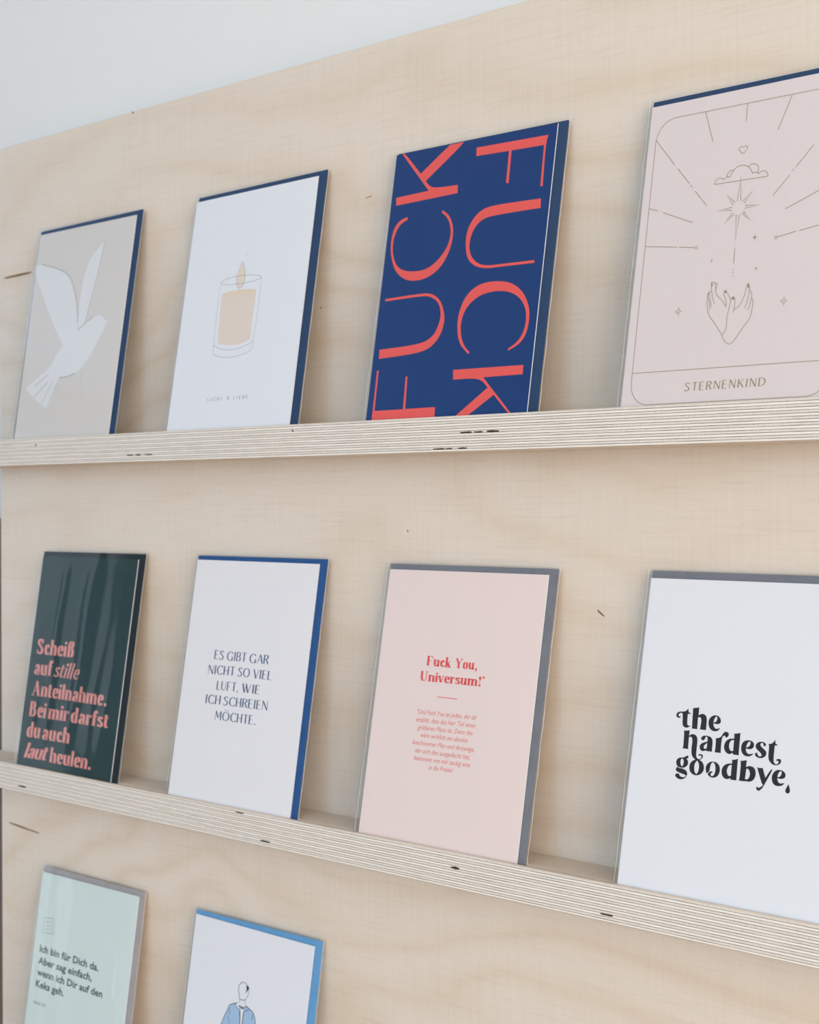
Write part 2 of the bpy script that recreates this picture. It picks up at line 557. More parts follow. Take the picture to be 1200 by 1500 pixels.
# ------------------------------------------------------------------ printed artwork, in hundredths of a millimetre on each card
ART = {
 'b2': [
 ],
 'b1': [
 ],
 'b0': [
 ],
 'b3': [
  ('letter','black',[[(2827,8233),(2867,8074),(2956,8050),(2969,7994),(2854,8008),(2826,7991),(2837,7577),(2900,7506),(3026,7527),(2939,7437),(2791,7405),(2648,7452),(2589,7556),(2564,7960),(2518,8014),(2426,8011),(2349,7958),(2334,7884),(2415,7850),(2481,7885),(2450,7814),(2346,7791),(2249,7829),(2214,7911),(2252,7999),(2359,8059),(2525,8077),(2661,8089),(2761,8150)]]),
  ('letter','black',[[(3080,8273),(3260,8287),(3397,8327),(3403,7980),(3500,8048),(3632,8073),(3773,8023),(3847,7905),(3861,7739),(3862,7405),(3542,7405),(3576,7714),(3568,7833),(3517,7906),(3440,7923),(3384,7885),(3398,7401),(3116,7405)]]),
  ('letter','black',[[(4593,7869),(4589,7779),(4494,7709),(4376,7703),(4206,7717),(4240,7606),(4324,7518),(4430,7499),(4578,7565),(4524,7453),(4354,7393),(4174,7410),(4028,7515),(3958,7652),(3953,7819),(4033,7969),(4187,8053),(4363,8068),(4518,8005)],[(4201,7757),(4235,7891),(4283,7990),(4353,8020),(4396,7964),(4386,7868),(4323,7779)]]),
  ('letter','black',[[(2690,7287),(2866,7291),(3013,7328),(3006,7087),(3123,7175),(3274,7179),(3401,7124),(3469,6987),(3471,6796),(3469,6485),(3469,6317),(3519,6203),(3623,6161),(3723,6195),(3769,6264),(3707,6330),(3591,6301),(3598,6366),(3700,6393),(3817,6364),(3840,6272),(3770,6181),(3642,6125),(3525,6104),(3414,6145),(3282,6239),(3216,6364),(3190,6625),(3209,6770),(3200,6913),(3178,7019),(3091,7066),(3004,7034),(3012,6595),(3035,6531),(2715,6530),(2755,6582),(2734,7250)]]),
  ('letter','black',[[(3988,7178),(4146,7145),(4247,7048),(4268,6872),(4266,6587),(4292,6542),(3981,6540),(3962,6569),(3805,6513),(3682,6541),(3610,6642),(3619,6762),(3734,6857),(3877,6906),(3992,6941),(3993,7060),(3954,7139),(3880,7133),(3860,7047),(3781,6964),(3689,6979),(3640,7039),(3686,7126),(3815,7177)],[(3993,6881),(3888,6812),(3817,6710),(3866,6624),(3955,6633),(3988,6679)]]),
  ('letter','black',[[(4393,7114),(4532,7134),(4672,7194),(4757,7344),(4836,7427),(4966,7434),(5053,7371),(5046,7253),(4951,7192),(4880,7226),(4854,7270),(4783,7252),(4721,7152),(4714,6962),(4715,6632),(4741,6533),(4411,6535),(4436,6651),(4427,7077)]]),
  ('letter','black',[[(5315,7388),(5464,7409),(5638,7453),(5641,7004),(5643,6606),(5658,6533),(5357,6535),(5339,6611),(5286,6571),(5161,6518),(4978,6587),(4872,6741),(4868,6906),(4951,7067),(5114,7170),(5345,7187),(5342,7339)],[(5346,7128),(5208,7115),(5122,6977),(5118,6812),(5200,6679),(5304,6662),(5358,6695)]]),
  ('letter','black',[[(6374,7028),(6365,6934),(6275,6851),(6135,6823),(5981,6845),(6005,6712),(6099,6640),(6200,6627),(6374,6679),(6318,6592),(6141,6521),(5938,6542),(5797,6645),(5736,6802),(5743,6990),(5842,7128),(6007,7191),(6208,7186),(6328,7128)],[(5985,6885),(6013,7016),(6060,7109),(6142,7140),(6194,7103),(6172,6997),(6096,6912)]]),
  ('letter','black',[[(6959,7107),(6938,7036),(6865,7010),(6830,7072),(6809,7139),(6710,7141),(6674,7080),(6726,6992),(6893,6893),(7000,6811),(7019,6697),(6941,6586),(6766,6515),(6566,6536),(6457,6618),(6462,6700),(6543,6738),(6578,6676),(6645,6590),(6730,6587),(6794,6640),(6742,6727),(6591,6817),(6467,6909),(6444,7034),(6526,7140),(6689,7197),(6860,7185)]]),
  ('letter','black',[[(7396,7345),(7405,7196),(7513,7149),(7512,7110),(7400,7115),(7387,7056),(7383,6711),(7392,6482),(7439,6384),(7541,6348),(7631,6403),(7643,6473),(7592,6514),(7497,6488),(7544,6566),(7652,6596),(7753,6553),(7765,6452),(7691,6364),(7545,6310),(7377,6320),(7227,6408),(7136,6525),(7113,6730),(7119,7076),(7068,7129),(7228,7156),(7317,7234)]]),
  ('letter','black',[[(3067,6265),(3082,6147),(2978,6129),(3080,6039),(3097,5897),(2992,5766),(2816,5712),(2601,5725),(2500,5799),(2447,5926),(2484,6050),(2611,6135),(2852,6160),(2950,6229)],[(2760,6114),(2852,6039),(2860,5896),(2802,5775),(2711,5821),(2677,5973),(2696,6071)]]),
  ('letter','black',[[(2552,5744),(2620,5691),(2787,5697),(2975,5657),(3093,5562),(3101,5419),(2990,5287),(2800,5223),(2599,5244),(2469,5350),(2479,5424),(2601,5473),(2681,5445),(2705,5376),(2833,5323),(2983,5339),(3041,5413),(2970,5453),(2784,5476),(2564,5529),(2470,5591),(2484,5677)]]),
  ('letter','black',[[(3520,6144),(3731,6130),(3878,6026),(3948,5867),(3933,5699),(3815,5556),(3601,5473),(3387,5498),(3223,5611),(3165,5785),(3196,5955),(3331,6089)],[(3548,6106),(3657,6003),(3688,5816),(3658,5622),(3578,5537),(3481,5591),(3430,5765),(3437,5956)]]),
  ('letter','black',[[(4123,5601),(4039,5758),(4028,5899),(4127,6063),(4324,6148),(4532,6141),(4706,6041),(4777,5884),(4761,5694),(4662,5541),(4464,5473),(4269,5499),(4170,5582),(4202,5681),(4314,5740),(4419,5723),(4394,5689),(4325,5647),(4330,5553),(4412,5533),(4507,5607),(4550,5789),(4519,5998),(4418,6110),(4330,6096),(4269,5995),(4247,5804),(4241,5732),(4173,5677)]]),
  ('letter','black',[[(5325,6309),(5473,6332),(5632,6383),(5634,6068),(5644,5555),(5656,5498),(5344,5499),(5336,5568),(5250,5512),(5107,5492),(4937,5571),(4860,5728),(4867,5917),(4980,6070),(5175,6149),(5349,6155),(5358,6273)],[(5350,6096),(5240,6092),(5151,5982),(5120,5826),(5188,5669),(5280,5628),(5354,5664)]]),
  ('letter','black',[[(5763,6319),(5919,6335),(6077,6379),(6076,6091),(6211,6156),(6412,6145),(6537,6047),(6588,5890),(6562,5703),(6450,5563),(6272,5504),(6112,5526),(6092,5503),(5765,5510),(5803,5596),(5800,6248)],[(6098,6023),(6075,5603),(6190,5597),(6280,5683),(6305,5837),(6246,5981),(6168,6036)]]),
  ('letter','black',[[(6611,6143),(6754,6121),(6898,6145),(7076,5759),(7301,6128),(7392,6138),(7260,5871),(7052,5480),(6959,5309),(6802,5199),(6684,5243),(6661,5321),(6712,5373),(6760,5321),(6869,5356),(6997,5463),(6923,5500),(6643,6104)]]),
  ('letter','black',[[(8036,5989),(8034,5887),(7932,5812),(7796,5797),(7650,5810),(7683,5688),(7774,5618),(7870,5618),(8018,5657),(7934,5545),(7747,5490),(7550,5513),(7428,5614),(7374,5792),(7403,5955),(7513,6093),(7673,6156),(7868,6142),(7985,6075)],[(7652,5845),(7667,5961),(7723,6081),(7802,6113),(7843,6071),(7833,5956),(7746,5867)]]),
  ('ink_drop','black',[[(8211,5645),(8294,5461),(8323,5373),(8279,5278),(8213,5252),(8129,5272),(8082,5346),(8110,5440)]]),
 ],
 'a0': [
  ('bird_print','bird',[[(19,11775),(697,11739),(1707,11518),(2949,11180),(3813,10859),(4409,10448),(4823,9901),(5282,9159),(5643,8352),(5828,7641),(6026,7048),(6791,7475),(7663,7822),(8189,7879),(8617,7769),(8875,7522),(9304,7390),(9027,7154),(8342,6083),(7499,5073),(6936,4573),(6295,4379),(5432,4211),(4658,4214),(4147,3411),(3540,2289),(2765,2617),(1865,3009),(807,3690),(1657,4121),(2699,4616),(3477,4964),(3819,5607),(4519,6223),(3108,7614),(1692,9230),(439,10702),(-12,11309)]]),
  ('wing_print','bird',[[(7711,12519),(6824,11959),(6272,11396),(6051,10875),(5868,10194),(5812,9268),(5822,8183),(6021,7125),(6750,7532),(6978,8705),(7289,9984),(7581,11340)]]),
 ],
 'a1': [
  ('wax_print','wax',[[(3517,8045),(4082,8165),(5048,8187),(6011,8160),(6625,8069),(6645,7341),(6619,6274),(6618,5326),(6132,5151),(5384,5065),(4507,5099),(3666,5288),(3584,6506),(3533,7483)]]),
  ('wax_print','waxtop',[[(3517,8045),(4082,8165),(5048,8187),(6011,8160),(6625,8069),(6632,7890),(5875,7885),(4911,7910),(3930,7948),(3522,7971)]]),
  ('flame_print','flame',[[(5093,9752),(5340,9377),(5462,9004),(5425,8466),(5260,8331),(4974,8314),(4768,8527),(4706,8835),(4800,9189),(4929,9509)]]),
  ('spark_print','flame',[[(5390,10338),(5451,10222),(5592,10183),(5462,10167),(5438,10043),(5374,10176),(5261,10212),(5372,10231)]]),
  ('spark_print','flame',[[(5848,10000),(5875,9961),(5946,9936),(5882,9924),(5862,9878),(5833,9929),(5771,9954),(5836,9965)]]),
  ('spark_print','flame',[[(4590,9755),(4629,9654),(4723,9620),(4639,9604),(4619,9509),(4570,9611),(4496,9643),(4580,9659)]]),
 ],
 'a2': [
  ('letter','coral',[[(5667,13605),(10385,13513),(10269,13071),(10364,11059),(10207,11101),(10161,13056),(8077,13105),(8113,11508),(7935,11553),(7904,13110),(5703,13176)]]),
  ('letter','coral',[[(10335,10492),(10374,10032),(7412,10050),(6553,9951),(6036,9476),(5875,8797),(6064,8241),(6542,7818),(7200,7625),(7924,7605),(10342,7578),(10362,7442),(7943,7477),(7221,7485),(6496,7642),(5902,8044),(5650,8714),(5621,9470),(6011,10123),(6619,10477),(7481,10551)]]),
  ('letter','coral',[[(6740,3497),(6683,3396),(6018,3882),(5704,4647),(5690,5500),(6082,6319),(6893,6776),(8041,6828),(9064,6628),(9833,6144),(10323,5434),(10441,4811),(10338,4104),(9988,3668),(9290,3396),(9250,3481),(9834,3771),(10176,4269),(10245,4928),(9987,5565),(9433,6025),(8693,6277),(7685,6336),(6773,6131),(6116,5625),(5903,4898),(6072,4196),(6411,3729)]]),
  ('letter','coral',[[(5759,2691),(10369,2665),(10378,2228),(7850,2220),(8461,1682),(9991,357),(9826,353),(8667,1353),(6467,72),(5723,97),(8214,1715),(7621,2212),(5835,2211)]]),
  ('letter','coral',[[(4393,14445),(5123,14419),(4740,13974),(2289,12405),(2786,11950),(4641,11900),(4676,11481),(294,11399),(224,11814),(2579,11877),(148,14217),(418,14155),(1856,12833)]]),
  ('letter','coral',[[(1251,10697),(1288,10569),(710,10369),(379,9733),(395,9057),(725,8351),(1269,7985),(2011,7835),(2957,7819),(3754,8155),(4349,8746),(4553,9375),(4419,9934),(4124,10350),(3712,10630),(3755,10745),(4262,10443),(4620,9910),(4725,9247),(4538,8509),(4041,7800),(3182,7393),(2175,7323),(1339,7567),(690,8075),(265,8959),(196,9753),(389,10350),(827,10635)]]),
  ('letter','coral',[[(289,6604),(2834,6659),(3618,6611),(4288,6260),(4700,5579),(4787,5036),(4584,4407),(4055,3906),(3169,3660),(321,3552),(290,4020),(3252,4099),(4122,4439),(4412,5010),(4487,5489),(4237,6103),(3564,6464),(2855,6526),(311,6480)]]),
  ('letter','coral',[[(291,2967),(422,2959),(447,915),(2527,920),(2460,2551),(2587,2544),(2699,924),(4793,936),(4843,339),(317,348)]]),
 ],
 'a3': [
  ('small_star','gold',[[(6396,7252),(6287,7224),(6260,7105),(6228,7227),(6118,7264),(6227,7292),(6254,7411),(6286,7289)]]),
  ('small_star','gold',[[(4234,6485),(4160,6471),(4148,6379),(4132,6472),(4056,6492),(4131,6506),(4143,6598),(4159,6505)]]),
  ('small_star','gold',[[(6563,5927),(6484,5912),(6472,5813),(6455,5912),(6376,5933),(6454,5949),(6467,6048),(6484,5948)]]),
  ('dot_print','gold',[[(5333,6014),(5327,5994),(5310,5987),(5290,5998),(5280,6019),(5285,6039),(5303,6046),(5323,6035)]]),
  ('dot_print','gold',[[(5341,5869),(5336,5849),(5318,5842),(5298,5853),(5288,5874),(5293,5894),(5311,5901),(5331,5890)]]),
  ('dot_print','gold',[[(5345,5725),(5339,5705),(5322,5698),(5302,5708),(5292,5730),(5297,5749),(5315,5756),(5335,5746)]]),
  ('nail_print','gold',[[(4331,5451),(4330,5395),(4314,5363),(4289,5365),(4265,5401),(4250,5458),(4251,5514),(4267,5547),(4292,5544),(4317,5508)]]),
  ('nail_print','gold',[[(5094,5085),(5087,5043),(5059,5020),(5021,5023),(4987,5052),(4970,5096),(4977,5138),(5005,5162),(5043,5158),(5077,5129)]]),
  ('nail_print','gold',[[(5520,4775),(5513,4729),(5484,4703),(5443,4706),(5407,4738),(5389,4786),(5396,4832),(5425,4858),(5466,4854),(5502,4823)]]),
  ('nail_print','gold',[[(6228,5219),(6223,5165),(6199,5134),(6164,5137),(6133,5173),(6116,5230),(6120,5284),(6144,5315),(6179,5312),(6211,5275)]]),
  ('nail_print','gold',[[(4194,5082),(4191,5048),(4175,5028),(4153,5030),(4133,5053),(4122,5088),(4125,5122),(4140,5142),(4162,5140),(4183,5117)]]),
 ],
 'c0': [
 ],
 'c1': [
  ('jacket_print','jacket',[[(4876,9612),(4638,9533),(4233,9376),(4101,9121),(3887,8728),(3676,8226),(3539,7542),(3971,6871),(5592,7113),(5320,8565),(5192,9296),(4885,9386),(4712,9526)]]),
  ('jacket_print','jacket',[[(5631,9621),(5939,9510),(6321,9372),(6527,9135),(6656,8840),(6878,8245),(6951,7514),(5798,7158),(5527,8607),(5464,9285),(5573,9372)]]),
  ('hair_print','ink',[[(5459,10670),(5620,10668),(5746,10573),(5702,10489),(5613,10396),(5539,10263),(5497,10298),(5560,10483)]]),
  ('collar_print','ink',[[(5023,9511),(5186,9511),(5304,9459),(5241,9414),(5057,9431)]]),
  ('collar_print','ink',[[(5233,9455),(5330,9507),(5479,9483),(5536,9376),(5353,9393)]]),
  ('collar_print','ink',[[(5469,9535),(5649,9528),(5696,9472),(5552,9476)]]),
  ('collar_print','ink',[[(5157,9202),(5231,9195),(5255,8984),(5185,8970)]]),
 ],
}
LINES = {
 'b2': [
  ('rule_line','redink',0.3,0,0,[(4502,7540),(5879,7541)]),
  ('asterisk_line','redink',0.3,0,0,[(7578,8675),(7435,8703)]),
  ('asterisk_line','redink',0.3,0,0,[(7532,8628),(7481,8751)]),
  ('asterisk_line','redink',0.3,0,0,[(7460,8642),(7553,8736)]),
 ],
 'b1': [
 ],
 'b0': [
 ],
 'b3': [
 ],
 'a0': [
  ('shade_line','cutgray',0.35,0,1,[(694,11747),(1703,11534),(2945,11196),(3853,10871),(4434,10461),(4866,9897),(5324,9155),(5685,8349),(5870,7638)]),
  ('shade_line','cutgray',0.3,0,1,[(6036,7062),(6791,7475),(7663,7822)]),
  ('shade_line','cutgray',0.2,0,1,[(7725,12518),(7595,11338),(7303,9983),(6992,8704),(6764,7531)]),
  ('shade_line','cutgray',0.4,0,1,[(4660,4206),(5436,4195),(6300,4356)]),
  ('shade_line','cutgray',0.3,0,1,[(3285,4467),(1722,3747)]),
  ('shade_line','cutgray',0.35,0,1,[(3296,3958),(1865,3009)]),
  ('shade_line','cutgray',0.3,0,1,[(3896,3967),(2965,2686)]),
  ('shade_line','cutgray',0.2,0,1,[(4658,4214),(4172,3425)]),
 ],
 'a1': [
  ('glass_outline','pencil',0.16,1,1,[(5093,9752),(5340,9377),(5462,9004),(5425,8466),(5260,8331),(4974,8314),(4768,8527),(4706,8835),(4800,9189),(4929,9509)]),
  ('glass_outline','pencil',0.16,1,1,[(3282,8713),(3644,8874),(4311,8963),(4987,8977),(5857,8942),(6631,8856),(6956,8729),(6678,8619),(5934,8551),(5076,8528),(4198,8555),(3549,8615)]),
  ('glass_outline','pencil',0.16,0,1,[(3267,8543),(3295,6711),(3360,5188),(3381,4750)]),
  ('glass_outline','pencil',0.16,0,1,[(6956,8729),(7003,6955),(6922,5216),(6905,4727)]),
  ('glass_outline','pencil',0.16,0,1,[(3360,5188),(3742,5011),(4359,4868),(5145,4817),(5896,4899),(6533,5035),(6922,5216)]),
  ('glass_outline','pencil',0.16,0,1,[(3381,4750),(3739,4546),(4448,4430),(5228,4406),(5980,4478),(6527,4592),(6905,4727)]),
  ('glass_outline','pencil',0.2,0,1,[(5073,8306),(5092,8063)]),
 ],
 'a2': [
 ],
 'a3': [
  ('ray_line','gold',0.22,0,0,[(475,12217),(1635,10971)]),
  ('ray_line','gold',0.22,0,0,[(1833,10780),(2548,10032)]),
  ('ray_line','gold',0.22,0,0,[(2625,9947),(2730,9836)]),
  ('ray_line','gold',0.22,0,0,[(2911,9640),(3595,8933)]),
  ('ray_line','gold',0.22,0,0,[(435,9187),(961,9024)]),
  ('ray_line','gold',0.22,0,0,[(1246,8912),(2947,8266)]),
  ('ray_line','gold',0.22,0,0,[(446,7491),(2226,7277)]),
  ('ray_line','gold',0.22,0,0,[(2333,7266),(3174,7154)]),
  ('ray_line','gold',0.22,0,0,[(3044,13097),(3600,11707)]),
  ('ray_line','gold',0.22,0,0,[(5231,13095),(5258,12319)]),
  ('ray_line','gold',0.22,0,0,[(7464,13070),(6916,11699)]),
  ('ray_line','gold',0.22,0,0,[(8739,10790),(7969,9965)]),
  ('ray_line','gold',0.22,0,0,[(7892,9915),(7828,9842)]),
  ('ray_line','gold',0.22,0,0,[(7704,9675),(6970,8931)]),
  ('ray_line','gold',0.22,0,0,[(9864,9096),(7654,8281)]),
  ('ray_line','gold',0.22,0,0,[(9342,7410),(8436,7294)]),
  ('ray_line','gold',0.22,0,0,[(8273,7282),(7409,7147)]),
  ('ray_line','gold',0.2,1,1,[(3332,7137),(3324,7100),(3294,7080),(3253,7085),(3218,7112),(3200,7151),(3208,7188),(3238,7208),(3279,7203),(3315,7176)]),
  ('ray_line','gold',0.2,1,1,[(7387,7129),(7379,7094),(7351,7074),(7314,7079),(7281,7105),(7265,7142),(7273,7177),(7301,7197),(7338,7192),(7371,7166)]),
  ('heart_line','gold',0.22,1,1,[(5245,10941),(5051,11104),(5040,11199),(5126,11258),(5244,11210),(5331,11259),(5434,11228),(5455,11137),(5357,11027)]),
  ('cloud_line','gold',0.22,0,1,[(3906,9791),(6638,9786)]),
  ('cloud_line','gold',0.22,0,1,[(3906,9791),(3947,9927),(4050,10024),(4199,10041),(4318,9993),(4381,9941)]),
  ('cloud_line','gold',0.22,0,1,[(4381,9941),(4519,10047)]),
  ('cloud_line','gold',0.22,0,1,[(4519,10047),(4704,10012)]),
  ('cloud_line','gold',0.22,0,1,[(4519,10047),(4559,10189),(4662,10275),(4753,10293),(4839,10262)]),
  ('cloud_line','gold',0.22,0,1,[(4704,10012),(4742,10132),(4838,10269),(4967,10382),(5147,10434),(5333,10430),(5525,10371),(5666,10268),(5794,10110),(5842,10004)]),
  ('cloud_line','gold',0.22,0,1,[(5842,10004),(5949,10036),(6098,10006)]),
  ('cloud_line','gold',0.22,0,1,[(6098,10006),(6142,9938)]),
  ('cloud_line','gold',0.22,0,1,[(6142,9938),(6224,10019),(6385,10043),(6517,9993),(6609,9888),(6638,9786)]),
  ('cloud_line','gold',0.22,0,1,[(5621,10336),(5722,10414),(5850,10421),(6023,10350),(6118,10219),(6114,10096),(6098,10006)]),
  ('star_line','gold',0.24,0,0,[(5186,8911),(5259,10014),(5361,8907)]),
  ('star_line','gold',0.24,0,0,[(5457,8870),(5944,9271),(5549,8781)]),
  ('star_line','gold',0.24,0,0,[(5609,8675),(6364,8623),(5596,8559)]),
  ('star_line','gold',0.24,0,0,[(5469,8383),(5954,8001),(5562,8440)]),
  ('star_line','gold',0.24,0,0,[(5192,8346),(5294,7214),(5365,8325)]),
  ('star_line','gold',0.24,0,0,[(5005,8456),(4609,8006),(5088,8380)]),
  ('star_line','gold',0.24,0,0,[(4941,8681),(4186,8615),(4937,8554)]),
  ('star_line','gold',0.24,0,0,[(5086,8877),(4599,9267),(4984,8791)]),
  ('small_star','gold',0.25,1,0,[(8172,4446),(8039,4404),(8002,4256),(7961,4406),(7826,4452),(7960,4493),(7996,4641),(8038,4492)]),
  ('small_star','gold',0.25,1,0,[(2826,4441),(2685,4400),(2647,4253),(2602,4402),(2458,4447),(2599,4488),(2638,4636),(2683,4487)]),
  ('hand_line','gold',0.2,0,1,[(5304,6893),(5306,6244)]),
  ('hand_line','gold',0.2,0,1,[(4307,4129),(4216,4336),(4132,4669),(4124,4924),(4129,5069),(4186,5144),(4318,5154)]),
  ('hand_line','gold',0.2,0,1,[(4318,5154),(4259,5457),(4292,5556),(4380,5555),(4458,5457),(4518,5216),(4575,5030),(4725,4872),(4919,4711),(5125,4442)]),
  ('hand_line','gold',0.2,0,1,[(5125,4442),(5124,4640),(5035,4845),(4947,5033),(5022,5142),(5145,5016),(5276,4824),(5348,4693)]),
  ('hand_line','gold',0.2,0,1,[(4458,5457),(4519,5506),(4572,5429),(4527,5252)]),
  ('hand_line','gold',0.2,0,1,[(4214,5098),(4191,4918),(4320,4393)]),
  ('hand_line','gold',0.2,0,1,[(4258,4913),(4373,4504)]),
  ('hand_line','gold',0.2,0,1,[(4322,5154),(4396,4864),(4529,4600)]),
  ('hand_line','gold',0.2,0,1,[(4307,4129),(4686,3721),(5069,3254)]),
  ('hand_line','gold',0.2,0,1,[(5348,4693),(5292,4320),(5229,4003),(5254,3535),(5069,3254)]),
  ('hand_line','gold',0.2,0,1,[(5069,3254),(5155,3076),(5325,2922),(5476,2854),(5609,2902),(5800,3103),(6059,3458),(6323,3757),(6421,3937),(6469,4331),(6485,4560),(6381,4729)]),
  ('hand_line','gold',0.2,0,1,[(6381,4729),(6386,4870),(6259,5060)]),
  ('hand_line','gold',0.2,0,1,[(6259,5060),(6187,5316),(6107,5270),(6065,5077),(6025,4867),(5926,4607),(5798,4422),(5575,4297),(5525,4176)]),
  ('hand_line','gold',0.2,0,1,[(5348,4693),(5407,4813),(5517,4804),(5568,4656),(5554,4299)]),
  ('hand_line','gold',0.2,0,1,[(6250,5060),(6200,4638),(6096,4319)]),
  ('hand_line','gold',0.2,0,1,[(6381,4729),(6332,4413),(6243,4189)]),
 ],
 'c0': [
  ('logo_frame','slate',0.3,1,0,[(799,10918),(1921,11036),(2028,10097),(901,10002)]),
  ('logo_line','slate',0.14,0,1,[(933,10718),(1149,10700),(1301,10765),(1499,10745),(1754,10801)]),
  ('logo_line','slate',0.14,0,1,[(992,10483),(1207,10466),(1359,10531),(1557,10511),(1812,10567)]),
  ('logo_line','slate',0.14,0,1,[(1050,10249),(1266,10232),(1417,10298),(1615,10278),(1869,10334)]),
 ],
 'c1': [
  ('sketch_line','ink',0.3,0,1,[(5147,10791),(4952,10682),(4842,10508),(4841,10334),(4920,10154),(4986,9971),(5067,9835)]),
  ('sketch_line','ink',0.22,0,1,[(5147,10791),(5401,10778),(5616,10689),(5733,10549),(5766,10383),(5704,10154),(5567,9944)]),
  ('sketch_line','ink',0.3,0,1,[(5067,9835),(5262,9851),(5489,9885),(5567,9944)]),
  ('sketch_line','ink',0.15,0,1,[(5071,9814),(5053,9723),(4997,9643)]),
  ('sketch_line','ink',0.15,0,1,[(5515,9879),(5594,9625)]),
  ('sketch_line','ink',0.35,0,1,[(4876,9612),(4638,9533),(4233,9376),(4101,9121),(3887,8728),(3676,8226),(3539,7542)]),
  ('sketch_line','ink',0.35,0,1,[(5631,9621),(5939,9510),(6321,9372),(6527,9135),(6656,8840),(6878,8245)]),
  ('sketch_line','ink',0.25,0,1,[(4712,9526),(4885,9386),(5078,9327),(5351,9403)]),
  ('sketch_line','ink',0.25,0,1,[(5538,9365),(5658,9303),(5943,9489)]),
  ('sketch_line','ink',0.5,0,1,[(5162,9268),(5279,8772),(5296,8560),(5554,7213)]),
  ('sketch_line','ink',0.5,0,1,[(5524,9254),(5517,8929),(5527,8607),(5778,7261)]),
  ('sketch_line','ink',0.25,0,1,[(4229,9212),(4332,8884)]),
  ('sketch_line','ink',0.2,0,1,[(4130,8799),(4416,8378),(4594,7764)]),
  ('sketch_line','ink',0.25,0,1,[(6338,9289),(6300,8938)]),
  ('sketch_line','ink',0.3,0,1,[(4754,6975),(5116,5717),(5426,4715)]),
  ('sketch_line','ink',0.3,0,1,[(5523,7098),(5735,5857),(5906,4827)]),
  ('sketch_line','ink',0.3,0,1,[(5935,7188),(6214,5965),(6382,4938)]),
  ('sketch_line','ink',0.3,0,1,[(6739,7426),(6891,6118),(6923,5065)]),
 ],
}
